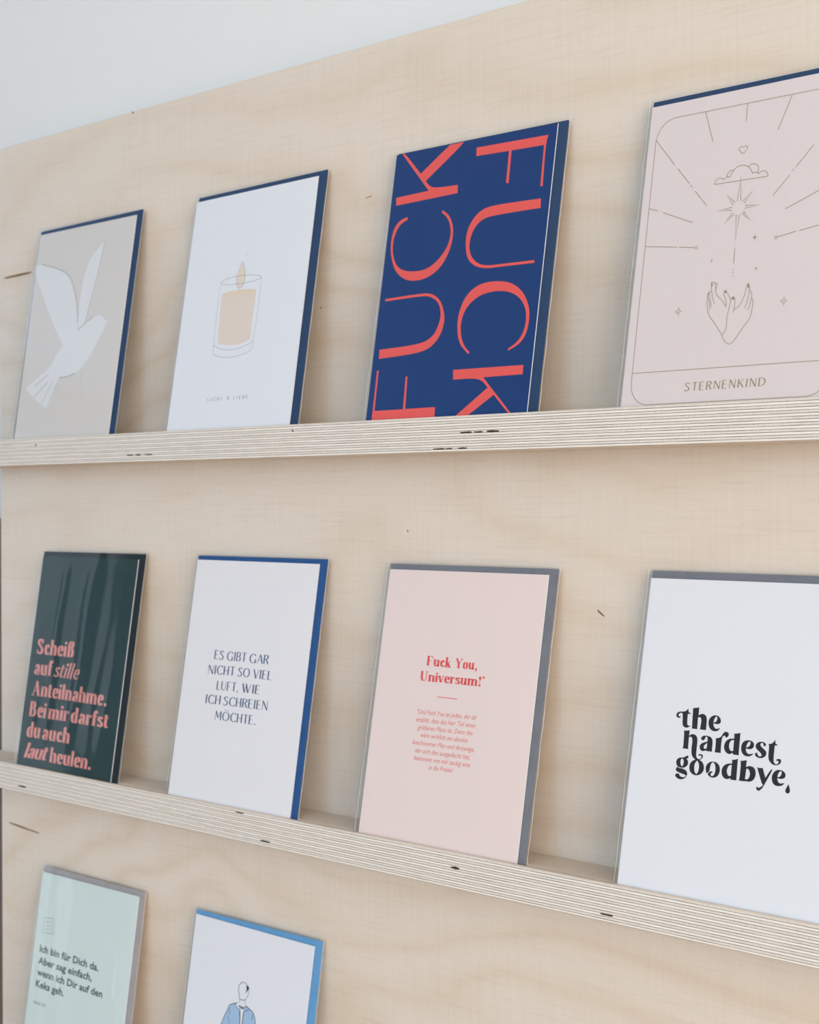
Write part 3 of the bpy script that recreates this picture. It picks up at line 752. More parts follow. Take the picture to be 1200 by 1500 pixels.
TEXTS = [
  ('b0', 'pink', 'serif', 'Scheiß', 8.02, 74.45, 51.09, 74.65, 6.48),
  ('b0', 'pink', 'serif', 'auf', 8.19, 61.42, 29.55, 61.59, 6.5),
  ('b0', 'pink', 'serif', 'Anteilnahme.', 8.49, 48.26, 93.96, 47.99, 6.33),
  ('b0', 'pink', 'serif', 'Bei', 8.78, 35.14, 28.6, 35.11, 6.44),
  ('b0', 'pink', 'serif', 'mir', 31.17, 35.08, 54.56, 35.37, 6.34),
  ('b0', 'pink', 'serif', 'darfst', 57.15, 35.22, 98.55, 35.21, 6.19),
  ('b0', 'pink', 'serif', 'du', 9.01, 21.96, 24.82, 22.28, 6.42),
  ('b0', 'pink', 'serif', 'auch', 27.52, 22.1, 58.98, 22.23, 6.31),
  ('b0', 'pink', 'serif', 'heulen.', 39.26, 8.95, 86.0, 9.12, 6.2),
  ('b0', 'pink', 'serif_italic_light', 'stille', 31.35, 61.41, 60.6, 61.46, 6.38),
  ('b0', 'pink', 'serif_italic', 'laut', 9.21, 8.94, 37.13, 9.57, 6.36),
  ('b1', 'navy', 'caps', 'ES', 27.26, 82.64, 35.93, 82.65, 4.99),
  ('b1', 'navy', 'caps', 'GIBT', 38.83, 82.6, 56.35, 82.83, 4.93),
  ('b1', 'navy', 'caps', 'GAR', 59.2, 82.6, 76.21, 82.82, 4.86),
  ('b1', 'navy', 'caps', 'NICHT', 23.13, 74.16, 47.61, 74.57, 4.96),
  ('b1', 'navy', 'caps', 'SO', 50.34, 74.5, 60.97, 74.56, 4.89),
  ('b1', 'navy', 'caps', 'VIEL', 63.89, 74.46, 80.19, 74.42, 4.83),
  ('b1', 'navy', 'caps', 'LUFT,', 32.74, 65.85, 52.4, 66.04, 4.92),
  ('b1', 'navy', 'caps', 'WIE', 55.51, 66.16, 71.3, 66.09, 4.85),
  ('b1', 'navy', 'caps', 'ICH', 24.23, 57.68, 37.83, 57.89, 4.95),
  ('b1', 'navy', 'caps', 'SCHREIEN', 40.41, 57.87, 79.91, 58.15, 4.84),
  ('b1', 'navy', 'caps', 'MÖCHTE.', 34.66, 49.37, 71.07, 49.56, 4.86),
  ('b2', 'redink', 'serif', 'Fuck', 34.89, 90.14, 52.33, 90.08, 3.24),
  ('b2', 'redink', 'serif', 'You,', 54.83, 90.11, 69.98, 90.19, 3.19),
  ('b2', 'redink', 'serif', 'Universum!', 31.5, 82.45, 73.58, 82.56, 3.2),
  ('b2', 'redsoft', 'sans_italic', '"Und Fuck You an jeden, der dir', 32.19, 66.19, 73.59, 66.69, 2.4),
  ('b2', 'redsoft', 'sans_italic', 'erzählt, dass das hier Teil eines', 32.08, 62.43, 72.94, 62.88, 2.4),
  ('b2', 'redsoft', 'sans_italic', 'größeren Plans ist. Denn das', 33.43, 58.64, 71.8, 59.22, 2.4),
  ('b2', 'redsoft', 'sans_italic', 'wäre wirklich ein absolut', 36.44, 55.18, 69.04, 55.4, 2.39),
  ('b2', 'redsoft', 'sans_italic', 'beschissener Plan und derjenige,', 31.01, 51.3, 74.04, 51.59, 2.39),
  ('b2', 'redsoft', 'sans_italic', 'der sich den ausgedacht hat,', 33.71, 47.43, 71.46, 47.79, 2.39),
  ('b2', 'redsoft', 'sans_italic', 'bekommt von mir zackig eine', 33.39, 43.73, 72.43, 44.18, 2.38),
  ('b2', 'redsoft', 'sans_italic', 'in die Fresse!', 44.45, 40.18, 61.34, 40.45, 2.38),
  ('c0', 'slatedark', 'sans', 'Ich bin für Dich da.', 7.97, 87.89, 75.55, 87.87, 4.5),
  ('c0', 'slatedark', 'sans', 'Aber sag einfach,', 8.03, 80.44, 69.8, 80.84, 4.5),
  ('c0', 'slatedark', 'sans', 'wenn ich Dir auf den', 8.44, 73.28, 82.99, 73.36, 4.47),
  ('c0', 'slatedark', 'sans', 'Keks geh.', 8.43, 66.14, 41.58, 66.16, 4.52),
  ('c0', 'slate', 'sans_thin', 'Seite 52', 8.57, 55.84, 22.43, 55.83, 1.86),
  ('a3', 'gold', 'caps_hand', 'STERNENKIND', 33.54, 9.88, 74.81, 10.15, 3.52),
  ('a1', 'pencil', 'caps_light', 'LICHT & LIEBE', 34.41, 20.01, 70.36, 20.21, 1.91),
]

# ------------------------------------------------------------------ lettering: skeleton fonts drawn with an elliptical nib
# stroke = (kind, points): s smooth, l straight; capital = thin nib; o = filled oval (cx, cy, rx, ry); f = foot serif (x, y)
LOW = {
 'a': (.72, [('s', [(.2, .78), (.32, .95), (.5, .86), (.52, .6), (.52, 0)]), ('o', (.2, .76, .1, .12)), ('s', [(.5, .56), (.28, .45), (.16, .24), (.26, .06), (.42, .1), (.52, .22)]), ('L', [(.5, .03), (.68, .03)])]),
 'b': (.78, [('l', [(.17, 0), (.17, 1.5)]), ('s', [(.17, .82), (.38, .96), (.58, .75), (.6, .5), (.56, .22), (.38, .04), (.17, .16)]), ('L', [(0, 1.47), (.2, 1.47)])]),
 'c': (.62, [('s', [(.48, .84), (.36, .96), (.2, .8), (.16, .5), (.22, .18), (.38, .04), (.56, .2)]), ('o', (.48, .78, .09, .12))]),
 'd': (.78, [('l', [(.58, 0), (.58, 1.5)]), ('s', [(.58, .86), (.38, .96), (.2, .8), (.16, .48), (.2, .2), (.36, .04), (.58, .18)]), ('L', [(.42, 1.47), (.6, 1.47)]), ('L', [(.58, .03), (.74, .03)])]),
 'e': (.68, [('s', [(.56, .56), (.52, .86), (.36, .96), (.2, .8), (.16, .48), (.22, .18), (.38, .04), (.58, .2)]), ('L', [(.2, .53), (.6, .53)])]),
 'f': (.5, [('s', [(.22, 0), (.22, .6), (.22, 1.15), (.32, 1.44), (.46, 1.42)]), ('o', (.47, 1.33, .09, .1)), ('L', [(.02, .95), (.48, .95)]), ('f', (.22, 0))]),
 'g': (.7, [('s', [(.5, .8), (.34, .96), (.18, .84), (.16, .66), (.2, .46), (.36, .34), (.5, .48), (.54, .66), (.5, .8)]), ('s', [(.2, .38), (.14, .2), (.3, .08), (.5, .02), (.54, -.18), (.36, -.34), (.14, -.28), (.12, -.1), (.24, .04)]), ('L', [(.5, .85), (.66, .95)])]),
 'h': (.8, [('l', [(.17, 0), (.17, 1.5)]), ('s', [(.17, .76), (.34, .93), (.52, .92), (.61, .7), (.61, .4), (.61, 0)]), ('L', [(0, 1.47), (.2, 1.47)]), ('f', (.17, 0)), ('f', (.61, 0))]),
 'i': (.36, [('l', [(.17, 0), (.17, 1)]), ('o', (.18, 1.3, .14, .15)), ('L', [(0, .97), (.2, .97)]), ('f', (.17, 0))]),
 'k': (.76, [('l', [(.17, 0), (.17, 1.5)]), ('L', [(.2, .42), (.56, .97)]), ('l', [(.34, .6), (.6, 0)]), ('L', [(0, 1.47), (.2, 1.47)]), ('f', (.17, 0)), ('f', (.62, 0))]),
 'l': (.36, [('l', [(.17, 0), (.17, 1.5)]), ('L', [(0, 1.47), (.2, 1.47)]), ('f', (.17, 0))]),
 'm': (1.22, [('l', [(.17, 0), (.17, 1)]), ('s', [(.17, .76), (.34, .93), (.5, .92), (.59, .7), (.59, .4), (.59, 0)]), ('s', [(.6, .76), (.77, .93), (.93, .92), (1.02, .7), (1.02, .4), (1.02, 0)]), ('L', [(0, .97), (.2, .97)]), ('f', (.17, 0)), ('f', (.59, 0)), ('f', (1.02, 0))]),
 'n': (.8, [('l', [(.17, 0), (.17, 1)]), ('s', [(.17, .76), (.34, .93), (.52, .92), (.61, .7), (.61, .4), (.61, 0)]), ('L', [(0, .97), (.2, .97)]), ('f', (.17, 0)), ('f', (.61, 0))]),
 'o': (.74, [('s', [(.37, .96), (.2, .84), (.15, .5), (.2, .16), (.37, .04), (.54, .16), (.59, .5), (.54, .84), (.37, .96)])]),
 'r': (.58, [('l', [(.17, 0), (.17, 1)]), ('S', [(.2, .7), (.3, .9), (.42, .95)]), ('o', (.46, .86, .1, .12)), ('L', [(0, .97), (.2, .97)]), ('f', (.17, 0))]),
 's': (.62, [('s', [(.48, .78), (.34, .95), (.18, .85), (.17, .68), (.32, .53), (.46, .4), (.5, .22), (.36, .05), (.12, .16)]), ('L', [(.48, .72), (.5, .97)]), ('L', [(.1, .03), (.12, .3)])]),
 't': (.5, [('s', [(.2, 1.25), (.2, .8), (.2, .3), (.28, .06), (.46, .12)]), ('L', [(.02, .95), (.46, .95)])]),
 'u': (.8, [('s', [(.17, 1), (.17, .6), (.18, .25), (.3, .06), (.46, .1), (.6, .26)]), ('l', [(.6, 1), (.6, 0)]), ('L', [(0, .97), (.2, .97)]), ('L', [(.44, .97), (.6, .97)]), ('L', [(.6, .03), (.76, .03)])]),
 'v': (.68, [('l', [(.1, 1), (.35, .02)]), ('L', [(.62, 1), (.36, .02)]), ('f', (.1, .97)), ('f', (.6, .97))]),
 'y': (.7, [('l', [(.1, 1), (.35, .05)]), ('S', [(.62, 1), (.36, .05), (.26, -.3), (.12, -.36)]), ('o', (.12, -.3, .09, .09)), ('f', (.1, .97)), ('f', (.6, .97))]),
 'ß': (.8, [('s', [(.2, 0), (.2, .7), (.2, 1.15), (.34, 1.44), (.54, 1.4), (.58, 1.15), (.44, .86)]), ('s', [(.44, .86), (.58, .66), (.62, .35), (.52, .08), (.36, .06)]), ('L', [(.02, .95), (.2, .95)]), ('f', (.18, 0))]),
 'S': (.86, [('s', [(.64, 1.12), (.46, 1.44), (.24, 1.36), (.18, 1.08), (.36, .82), (.58, .6), (.64, .3), (.46, .04), (.14, .22)]), ('L', [(.66, 1.02), (.68, 1.44)]), ('L', [(.12, .02), (.12, .45)])]),
 'A': (1.02, [('l', [(.45, 1.45), (.8, 0)]), ('L', [(.12, 0), (.46, 1.35)]), ('L', [(.22, .48), (.66, .48)]), ('f', (.12, 0)), ('f', (.82, 0))]),
 'B': (.96, [('l', [(.2, 0), (.2, 1.45)]), ('s', [(.2, 1.42), (.5, 1.38), (.62, 1.12), (.5, .82), (.2, .78)]), ('s', [(.3, .78), (.6, .7), (.72, .4), (.56, .08), (.2, .03)]), ('L', [(.02, 1.42), (.3, 1.42)]), ('L', [(.02, .03), (.3, .03)])]),
 'F': (.84, [('l', [(.2, 0), (.2, 1.45)]), ('L', [(.02, 1.42), (.74, 1.42)]), ('L', [(.74, 1.42), (.76, 1.1)]), ('L', [(.2, .76), (.56, .76)]), ('f', (.2, 0))]),
 'Y': (1.0, [('l', [(.16, 1.45), (.48, .68), (.48, 0)]), ('L', [(.86, 1.42), (.5, .68)]), ('f', (.16, 1.42)), ('f', (.86, 1.42)), ('f', (.48, 0))]),
 'U': (1.0, [('s', [(.2, 1.45), (.2, .9), (.22, .35), (.4, .05)]), ('S', [(.4, .04), (.62, .08), (.76, .35), (.76, 1.42)]), ('f', (.2, 1.42)), ('f', (.78, 1.42))]),
 '!': (.4, [('l', [(.2, 1.45), (.2, 1.0)]), ('L', [(.2, 1.0), (.2, .4)]), ('o', (.2, .13, .15, .15))]),
 '.': (.4, [('o', (.2, .13, .15, .15))]),
 ',': (.4, [('o', (.2, .13, .15, .15)), ('S', [(.32, .1), (.28, -.15), (.14, -.3)])]),
 ' ': (.36, []),
}
CAP = {
 'E': (.5, [('l', [(.07, 0), (.07, 1)]), ('L', [(.07, .98), (.4, .98)]), ('L', [(.07, .52), (.36, .52)]), ('L', [(.07, .02), (.42, .02)])]),
 'S': (.54, [('s', [(.42, .84), (.3, .98), (.14, .92), (.1, .74), (.25, .55), (.4, .38), (.43, .2), (.3, .02), (.15, .02), (.04, .16)])]),
 'G': (.74, [('s', [(.62, .8), (.5, .96), (.32, .98), (.13, .8), (.07, .5), (.13, .2), (.32, .02), (.5, .04), (.6, .12)]), ('l', [(.62, 0), (.62, .42)])]),
 'I': (.22, [('l', [(.1, 0), (.1, 1)])]),
 'B': (.56, [('l', [(.08, 0), (.08, 1)]), ('s', [(.08, .98), (.28, .98), (.41, .88), (.41, .66), (.28, .54), (.08, .54)]), ('s', [(.24, .54), (.42, .46), (.47, .27), (.4, .07), (.24, .02), (.08, .02)])]),
 'T': (.56, [('l', [(.28, 0), (.28, 1)]), ('L', [(.02, .98), (.54, .98)])]),
 'A': (.6, [('L', [(.03, 0), (.3, 1)]), ('l', [(.3, 1), (.56, 0)]), ('L', [(.13, .34), (.46, .34)])]),
 'R': (.56, [('l', [(.08, 0), (.08, 1)]), ('s', [(.08, .98), (.28, .98), (.42, .86), (.42, .66), (.28, .52), (.08, .52)]), ('l', [(.26, .52), (.5, 0)])]),
 'N': (.62, [('L', [(.07, 0), (.07, 1)]), ('l', [(.07, 1), (.53, 0)]), ('L', [(.53, 0), (.53, 1)])]),
 'C': (.64, [('s', [(.6, .82), (.48, .96), (.32, .98), (.13, .8), (.07, .5), (.13, .2), (.32, .02), (.48, .04), (.6, .18)])]),
 'H': (.6, [('l', [(.08, 0), (.08, 1)]), ('l', [(.5, 0), (.5, 1)]), ('L', [(.08, .5), (.5, .5)])]),
 'O': (.8, [('s', [(.38, .98), (.2, .9), (.08, .68), (.08, .32), (.2, .1), (.38, .02), (.56, .1), (.68, .32), (.68, .68), (.56, .9), (.38, .98)])]),
 'V': (.6, [('l', [(.04, 1), (.3, 0)]), ('L', [(.3, 0), (.56, 1)])]),
 'L': (.46, [('l', [(.08, 0), (.08, 1)]), ('L', [(.08, .02), (.43, .02)])]),
 'U': (.6, [('s', [(.08, 1), (.08, .6), (.1, .2), (.28, .02)]), ('S', [(.28, .02), (.42, .08), (.5, .3), (.5, 1)])]),
 'F': (.48, [('l', [(.08, 0), (.08, 1)]), ('L', [(.08, .98), (.43, .98)]), ('L', [(.08, .52), (.37, .52)])]),
 'W': (.86, [('l', [(.04, 1), (.24, 0)]), ('L', [(.24, 0), (.38, .8)]), ('l', [(.34, 1), (.56, 0)]), ('L', [(.56, 0), (.78, 1)])]),
 'M': (.74, [('L', [(.05, 0), (.1, 1)]), ('l', [(.1, 1), (.35, .25)]), ('L', [(.35, .25), (.6, 1)]), ('l', [(.6, 1), (.64, 0)])]),
 'K': (.58, [('l', [(.08, 0), (.08, 1)]), ('L', [(.1, .45), (.48, 1)]), ('l', [(.22, .58), (.52, 0)])]),
 'D': (.68, [('l', [(.08, 0), (.08, 1)]), ('s', [(.08, .98), (.3, .96), (.5, .8), (.58, .5), (.5, .2), (.3, .04), (.08, .02)])]),
 '&': (.62, [('s', [(.52, .05), (.35, .35), (.16, .68), (.18, .92), (.3, .98), (.4, .86), (.34, .66), (.14, .42), (.08, .2), (.2, .02), (.36, .06), (.5, .36)])]),
 '.': (.2, [('o', (.1, .07, .07, .07))]),
 ',': (.2, [('o', (.1, .07, .06, .07)), ('L', [(.13, .05), (.07, -.12)])]),
 ' ': (.34, []),
}
CAP['Ö'] = (CAP['O'][0], CAP['O'][1] + [('o', (.26, 1.17, .05, .06)), ('o', (.5, 1.17, .05, .06))])
FONTS = {  # glyphs, thick half width, thin half width, shear, tracking, foot serif half width
    'serif': (LOW, .138, .045, 0, .03, .17), 'serif_italic': (LOW, .135, .045, .20, -.04, 0),
    'serif_italic_light': (LOW, .085, .04, .20, -.02, 0), 'caps': (CAP, .060, .024, 0, .05, 0),
    'caps_hand': (CAP, .060, .034, .03, .12, 0), 'caps_light': (CAP, .055, .045, .02, .42, 0),
}


def catmull(pts, n=5, closed=False):
    if len(pts) < 3: return list(pts)
    P = [Vector(p).to_2d() for p in pts]
    out = []
    L = len(P)
    for i in range(L if closed else L - 1):
        if closed:
            a, b, c, d = P[i - 1], P[i], P[(i + 1) % L], P[(i + 2) % L]
        else:
            a, b, c, d = P[max(i - 1, 0)], P[i], P[i + 1], P[min(i + 2, L - 1)]
        for k in range(n):
            t = k / n
            out.append(.5 * ((2 * b) + (c - a) * t + (2 * a - 5 * b + 4 * c - d) * t * t + (3 * b - a - 3 * c + d) * t ** 3))
    if not closed: out.append(P[-1])
    return [tuple(q) for q in out]


def nib(pts, a, b, closed=False):
    """outline strip swept by an oval nib (half axes a, b) along a path"""
    n = len(pts)
    Lf, Rt = [], []
    for i in range(n):
        p = pts[i - 1] if (closed or i) else pts[i]
        q = pts[(i + 1) % n] if (closed or i < n - 1) else pts[i]
        dx, dy = q[0] - p[0], q[1] - p[1]
        l = math.hypot(dx, dy) or 1
        nx, ny = -dy / l, dx / l
        s = math.sqrt(a * a * nx * nx + b * b * ny * ny) or 1
        # width only across the path, so ends stay square
        Lf.append((pts[i][0] + nx * s, pts[i][1] + ny * s))
        Rt.append((pts[i][0] - nx * s, pts[i][1] - ny * s))
    vs = Lf + Rt
    fs = [[i, (i + 1) % n, n + (i + 1) % n, n + i] for i in range(n if closed else n - 1)]
    return vs, fs


def oval(cx, cy, rx, ry, n=12):
    return [(cx + rx * math.cos(2 * math.pi * i / n), cy + ry * math.sin(2 * math.pi * i / n)) for i in range(n)], [list(range(n))]


def layout(text, font):
    G, a, b, sh, trk, ser = FONTS[font]
    vs, fs = [], []
    x = 0
    for ch in text:
        adv, strokes = G[ch]
        for kind, pts in strokes:
            k = kind.lower()
            A, B = (b, b) if kind.isupper() else (a, b)
            if k == 'o':
                v, f = oval(*pts)
            elif k == 'f':
                if not ser: continue
                v, f = nib([(pts[0] - ser, pts[1] + .03), (pts[0] + ser, pts[1] + .03)], .035, .035)
            else:
                cl = len(pts) > 3 and pts[0] == pts[-1]
                q = catmull(pts[:-1] if cl else pts, 4, cl) if k == 's' else pts
                v, f = nib(q, A, B, cl)
            n = len(vs)
            vs += [(px + x + sh * py, py) for px, py in v]
            fs += [[n + i for i in q] for q in f]
        x += adv + trk
    return vs, fs


def builtin_text(text, bold, shear):
    """small sans text from Blender's own typeface, turned into a flat mesh"""
    c = bpy.data.curves.new('t', 'FONT')
    c.body = text
    c.size = 1.0
    c.shear = shear
    c.offset = bold
    c.resolution_u = 2
    c.fill_mode = 'FRONT'
    o = bpy.data.objects.new('t', c)
    COL.objects.link(o)
    dg = bpy.context.evaluated_depsgraph_get()
    dg.update()
    me = o.evaluated_get(dg).to_mesh()
    vs = [(v.co.x, v.co.y) for v in me.vertices]
    fs = [list(p.vertices) for p in me.polygons]
    o.evaluated_get(dg).to_mesh_clear()
    bpy.data.objects.remove(o)
    bpy.data.curves.remove(c)
    return vs, fs


INK = .00108     # print lies on the card's face (card face at .00104)


def flat(name, vs2, fs, m, parent, lift=0.0):
    """ink on the card: card plane coordinates in millimetres"""
    vs = [(x / 1000, y / 1000, 0) for x, y in vs2]
    fs2 = []
    for f in fs:
        if len(f) < 3: continue
        a = sum(vs[f[i]][0] * vs[f[(i + 1) % len(f)]][1] - vs[f[(i + 1) % len(f)]][0] * vs[f[i]][1] for i in range(len(f)))
        if abs(a) < 1e-12: continue
        fs2.append(f if a > 0 else f[::-1])
    o = link(name, mesh(name, vs, fs2), m, parent, (0, 0, INK + lift))
    return o


def soften(loop, rounds=2, lim=.62):
    """round the gentle bends of an outline, keep its sharp corners"""
    P = [Vector(q) for q in loop]
    for _ in range(rounds):
        out = []
        n = len(P)
        for i in range(n):
            a, b, c = P[i - 1], P[i], P[(i + 1) % n]
            d1, d2 = (b - a), (c - b)
            if d1.length < 1e-6 or d2.length < 1e-6:
                continue
            ang = abs(d1.angle(d2))
            if ang > lim * (1 if _ == 0 else .8) and min(d1.length, d2.length) > 0 and ang > .95:
                out.append(b)
            else:
                out += [b - d1 * .25, b + d2 * .25]
        P = out
    return [tuple(q) for q in P]


def clip_line(loop, a, b):
    """keep the part of an outline on the left of the line a-b"""
    out = []
    n = len(loop)
    def side(p): return (b[0] - a[0]) * (p[1] - a[1]) - (b[1] - a[1]) * (p[0] - a[0])
    for i in range(n):
        p, q = loop[i - 1], loop[i]
        sp, sq = side(p), side(q)
        if (sp >= 0) != (sq >= 0):
            t = sp / (sp - sq)
            out.append((p[0] + (q[0] - p[0]) * t, p[1] + (q[1] - p[1]) * t))
        if sq >= 0: out.append(q)
    return out


# ------------------------------------------------------------------ the greeting cards
LEAN_S = .15615250
LEAN_C = math.sqrt(1 - LEAN_S ** 2)


def card_thing(key, x, z_shelf, env, card, face, env_m, label, group, wr, gloss=1.0):
    root = bpy.data.objects.new('greeting_card', None)
    COL.objects.link(root)
    # local axes: x along the ledge, y up the leaning card, z out towards the viewer
    root.matrix_world = Matrix(((1, 0, 0, x), (0, LEAN_S, -LEAN_C, -K_SH), (0, LEAN_C, LEAN_S, z_shelf - G_SH + .00013), (0, 0, 0, 1)))
    tag(root, label, 'greeting card', group)
    mm = .001
    # envelope: a thin body with a pointed flap folded over its back
    def slab(name, q, z0, z1, m, parent, side=None, bev=.4):
        TL, TR, BR, BL = [Vector((a * mm, b * mm)) for a, b in q]
        pts = []
        for c0, pv, nx in ((BL, TL, BR), (BR, BL, TR), (TR, BR, TL), (TL, TR, BL)):
            pts += [c0 + (pv - c0).normalized() * bev * mm, c0 + (nx - c0).normalized() * bev * mm]
        n = len(pts)
        vs = [(*p, z1) for p in pts] + [(*p, z0) for p in pts]
        fs = [list(range(n)), [n + i for i in reversed(range(n))]]
        mi = [0, 0]
        for i in range(n):
            j = (i + 1) % n
            fs.append([i, n + i, n + j, j])
            mi.append(1 if side else 0)
        return link(name, mesh(name, vs, fs, mi), [m] + ([side] if side else []), parent)
    e = slab('envelope', env, -.00035, .00005, M[env_m], root)
    TL, TR, BR, BL = env
    W = TR[0] - TL[0]
    fl = link('envelope_flap', mesh('envelope_flap', [((TL[0] + 3) * mm, (TL[1] - .5) * mm, -.00037), ((TR[0] - 3) * mm, (TR[1] - .5) * mm, -.00037), ((TL[0] + W * .58) * mm, (TL[1] - 52) * mm, -.00045), ((TL[0] + W * .42) * mm, (TL[1] - 52) * mm, -.00045)], [[0, 1, 2, 3]]), M[env_m], e)
    # folded card: back leaf, spine on the left, printed front leaf
    TL, TR, BR, BL = card
    def at(u, v):
        a = Vector(BL).lerp(Vector(BR), u)
        b = Vector(TL).lerp(Vector(TR), u)
        return a.lerp(b, v) * mm
    prof = [(1, .00048), (.004, .00048), (0, .00062), (0, .00090), (.004, .00104), (1, .00104), (1, .00079), (.006, .00078), (.006, .00074), (1, .00073)]
    mats = [1, 1, 0, 0, 0, 1, 1, 1, 1, 1]
    n = len(prof)
    vs = [(*at(u, 0), zz) for u, zz in prof] + [(*at(u, 1), zz) for u, zz in prof]
    fs, mi = [], []
    for i in range(n):
        j = (i + 1) % n
        fs.append([i, n + i, n + j, j])
        mi.append(mats[i])
    for off in (0, n):
        for f in ([0, 1, 8, 9], [1, 2, 7, 8], [2, 3, 6 + 0, 7][:4], [3, 4, 5, 6]):
            fs.append([off + q for q in f])
            mi.append(1)
    me = mesh('folded_card', vs, fs, mi)
    bm = bmesh.new()
    bm.from_mesh(me)
    bmesh.ops.recalc_face_normals(bm, faces=bm.faces[:])
    bm.to_mesh(me)
    bm.free()
    c = link('folded_card', me, [M[face], M['core']], root)
    # clear sleeve: creased front sheet, flat back sheet, welded side seams
    TLe, TRe, BRe, BLe = env
    TLc, TRc, BRc, BLc = card
    lT, lB = min(TLe[0], TLc[0]) - 2.0, min(BLe[0], BLc[0]) - 2.6
    rT, rB = TRe[0] + 1.0, BRe[0] + 1.2
    tT = max(TLe[1], TRe[1]) + .6
    nx, ny = 44, 40
    r_ = random.Random(wr[0])
    amp = wr[1]
    ridges = [(r_.uniform(0, 1) ** 1.5, r_.uniform(.025, .085), r_.uniform(-.35, .35), r_.uniform(.3, 1.0), r_.uniform(0, 1), r_.uniform(.2, .7)) for _ in range(wr[2])]
    vs = []
    for j in range(ny + 1):
        v = j / ny
        for i in range(nx + 1):
            u = i / nx
            xx = (lB + (lT - lB) * v) + u * ((rB - lB) * (1 - v) + (rT - lT) * v)
            dl = (u * (rT - lT))
            dr = (1 - u) * (rT - lT)
            z = .00118
            if dl < 2.2: z = .0002 + (z - .0002) * max(0, dl / 2.2) ** .7
            if dr < 5.5: z = .0001 + (z - .0001) * max(0, dr / 5.5) ** .8
            edge = min(1, max(0, (v - .10) * 7)) * min(1, max(0, (dl - 1.5) / 6)) * min(1, (1 - v) * 9 + .15) * min(1, max(0, (dr - 3) / 8))
            h = 0
            for (cu, wd, sl, a, cv, hv) in ridges:
                d = (u - cu - sl * (v - .5) * .25 - .012 * math.sin(v * 9 + cu * 20)) / wd
                h += a * math.exp(-d * d) * math.exp(-((v - cv) / hv) ** 2)
            h += .35 * (1 + math.sin(u * 5 + wr[0]) * math.cos(v * 4 + wr[0] * 2))
            z += amp * h * edge
            if 6 < dr and z < .00118: z = .00118
            vs.append((xx * mm, v * tT * mm, z))
    fs = []
    for j in range(ny):
        for i in range(nx):
            a = j * (nx + 1) + i
            fs.append([a, a + 1, a + nx + 2, a + nx + 1])
    n0 = len(vs)
    for xx, yy in ((lB, 0), (rB, 0), (rT, tT), (lT, tT)):
        vs.append((xx * mm, yy * mm, -.00055))
    fs.append([n0 + 3, n0 + 2, n0 + 1, n0])
    sl = link('clear_sleeve', mesh('clear_sleeve', vs, fs, None, True), M['film'] if gloss == 1 else film('clear_sleeve_film', gloss), root)
    # seams: a thin wavy bead down each side
    for (xb, xt, zc) in ((lB, lT, .0001), (rB, rT, 0.0)):
        sv, sf = [], []
        ns = 40
        for j in range(ns + 1):
            v = j / ns
            xx = (xb + (xt - xb) * v + .12 * math.sin(v * 37 + wr[0] + xb) + .07 * math.sin(v * 83)) * mm
            hw = (.075 + .07 * math.sin(v * 21 + wr[0]) ** 2) * mm
            for dx, dz in ((-hw, 0), (0, .00008), (hw, 0), (0, -.00008)):
                sv.append((xx + dx, v * tT * mm, zc + dz))
        for j in range(ns):
            for q in range(4):
                a = j * 4 + q
                b = j * 4 + (q + 1) % 4
                sf.append([a, b, b + 4, a + 4])
        link('sleeve_seam', mesh('sleeve_seam', sv, sf), M['seam'], sl)
    # printing
    for nm, col, loops in ART[key]:
        L = [[(a / 100, b / 100) for a, b in lp] for lp in loops]
        if key == 'a2':   # the big letters run off the trimmed sheet at its foot and head
            L = [clip_line(clip_line(soften(lp), (0, .3), (9, .3)), (card[1][0], card[1][1] - .05), (card[0][0], card[0][1] - .05)) for lp in L]
        if key == 'c1': L = [clip_line(lp, (0, 1), (9, 1)) for lp in L]
        if nm not in ('small_star', 'spark_print') and key != 'a2': L = [soften(lp) for lp in L]
        allp = [q for lp in L for q in lp]
        tri = tessellate_polygon([[Vector((*q, 0)) for q in lp] for lp in L])
        flat(nm, allp, [list(t) for t in tri], M[col], c, {'waxtop': .00002, 'ink': .00003}.get(col, 0))
    merged = {}
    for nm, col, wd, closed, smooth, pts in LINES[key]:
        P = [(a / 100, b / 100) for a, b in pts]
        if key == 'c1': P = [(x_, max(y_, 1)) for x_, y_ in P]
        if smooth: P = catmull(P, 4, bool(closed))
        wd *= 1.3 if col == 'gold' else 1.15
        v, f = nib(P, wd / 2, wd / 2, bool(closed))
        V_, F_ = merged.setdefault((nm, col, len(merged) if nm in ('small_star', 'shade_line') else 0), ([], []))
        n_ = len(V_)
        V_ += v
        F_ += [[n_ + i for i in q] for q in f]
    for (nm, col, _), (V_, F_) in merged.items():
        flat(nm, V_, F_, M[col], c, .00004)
    for (k2, col, font, s_, ua, va, ub, vb, hm) in TEXTS:
        if k2 != key: continue
        if font.startswith('sans'):
            v, f = builtin_text(s_, {'sans': .022, 'sans_thin': .01, 'sans_italic': .006}[font], .28 if 'italic' in font else 0)
            unit = .546 if 'x' == font else .73
        else:
            v, f = layout(s_, font)
            unit = 1.0
        x0, x1 = min(q[0] for q in v), max(q[0] for q in v)
        sx = (ub - ua) / (x1 - x0)
        sy = hm / unit
        sl_ = (vb - va) / (ub - ua)
        out = []
        for px, py in v:
            X = ua + (px - x0) * sx
            out.append((X, va + (X - ua) * sl_ + py * sy))
        flat('lettering', out, f, M[col], c)
    return root, c


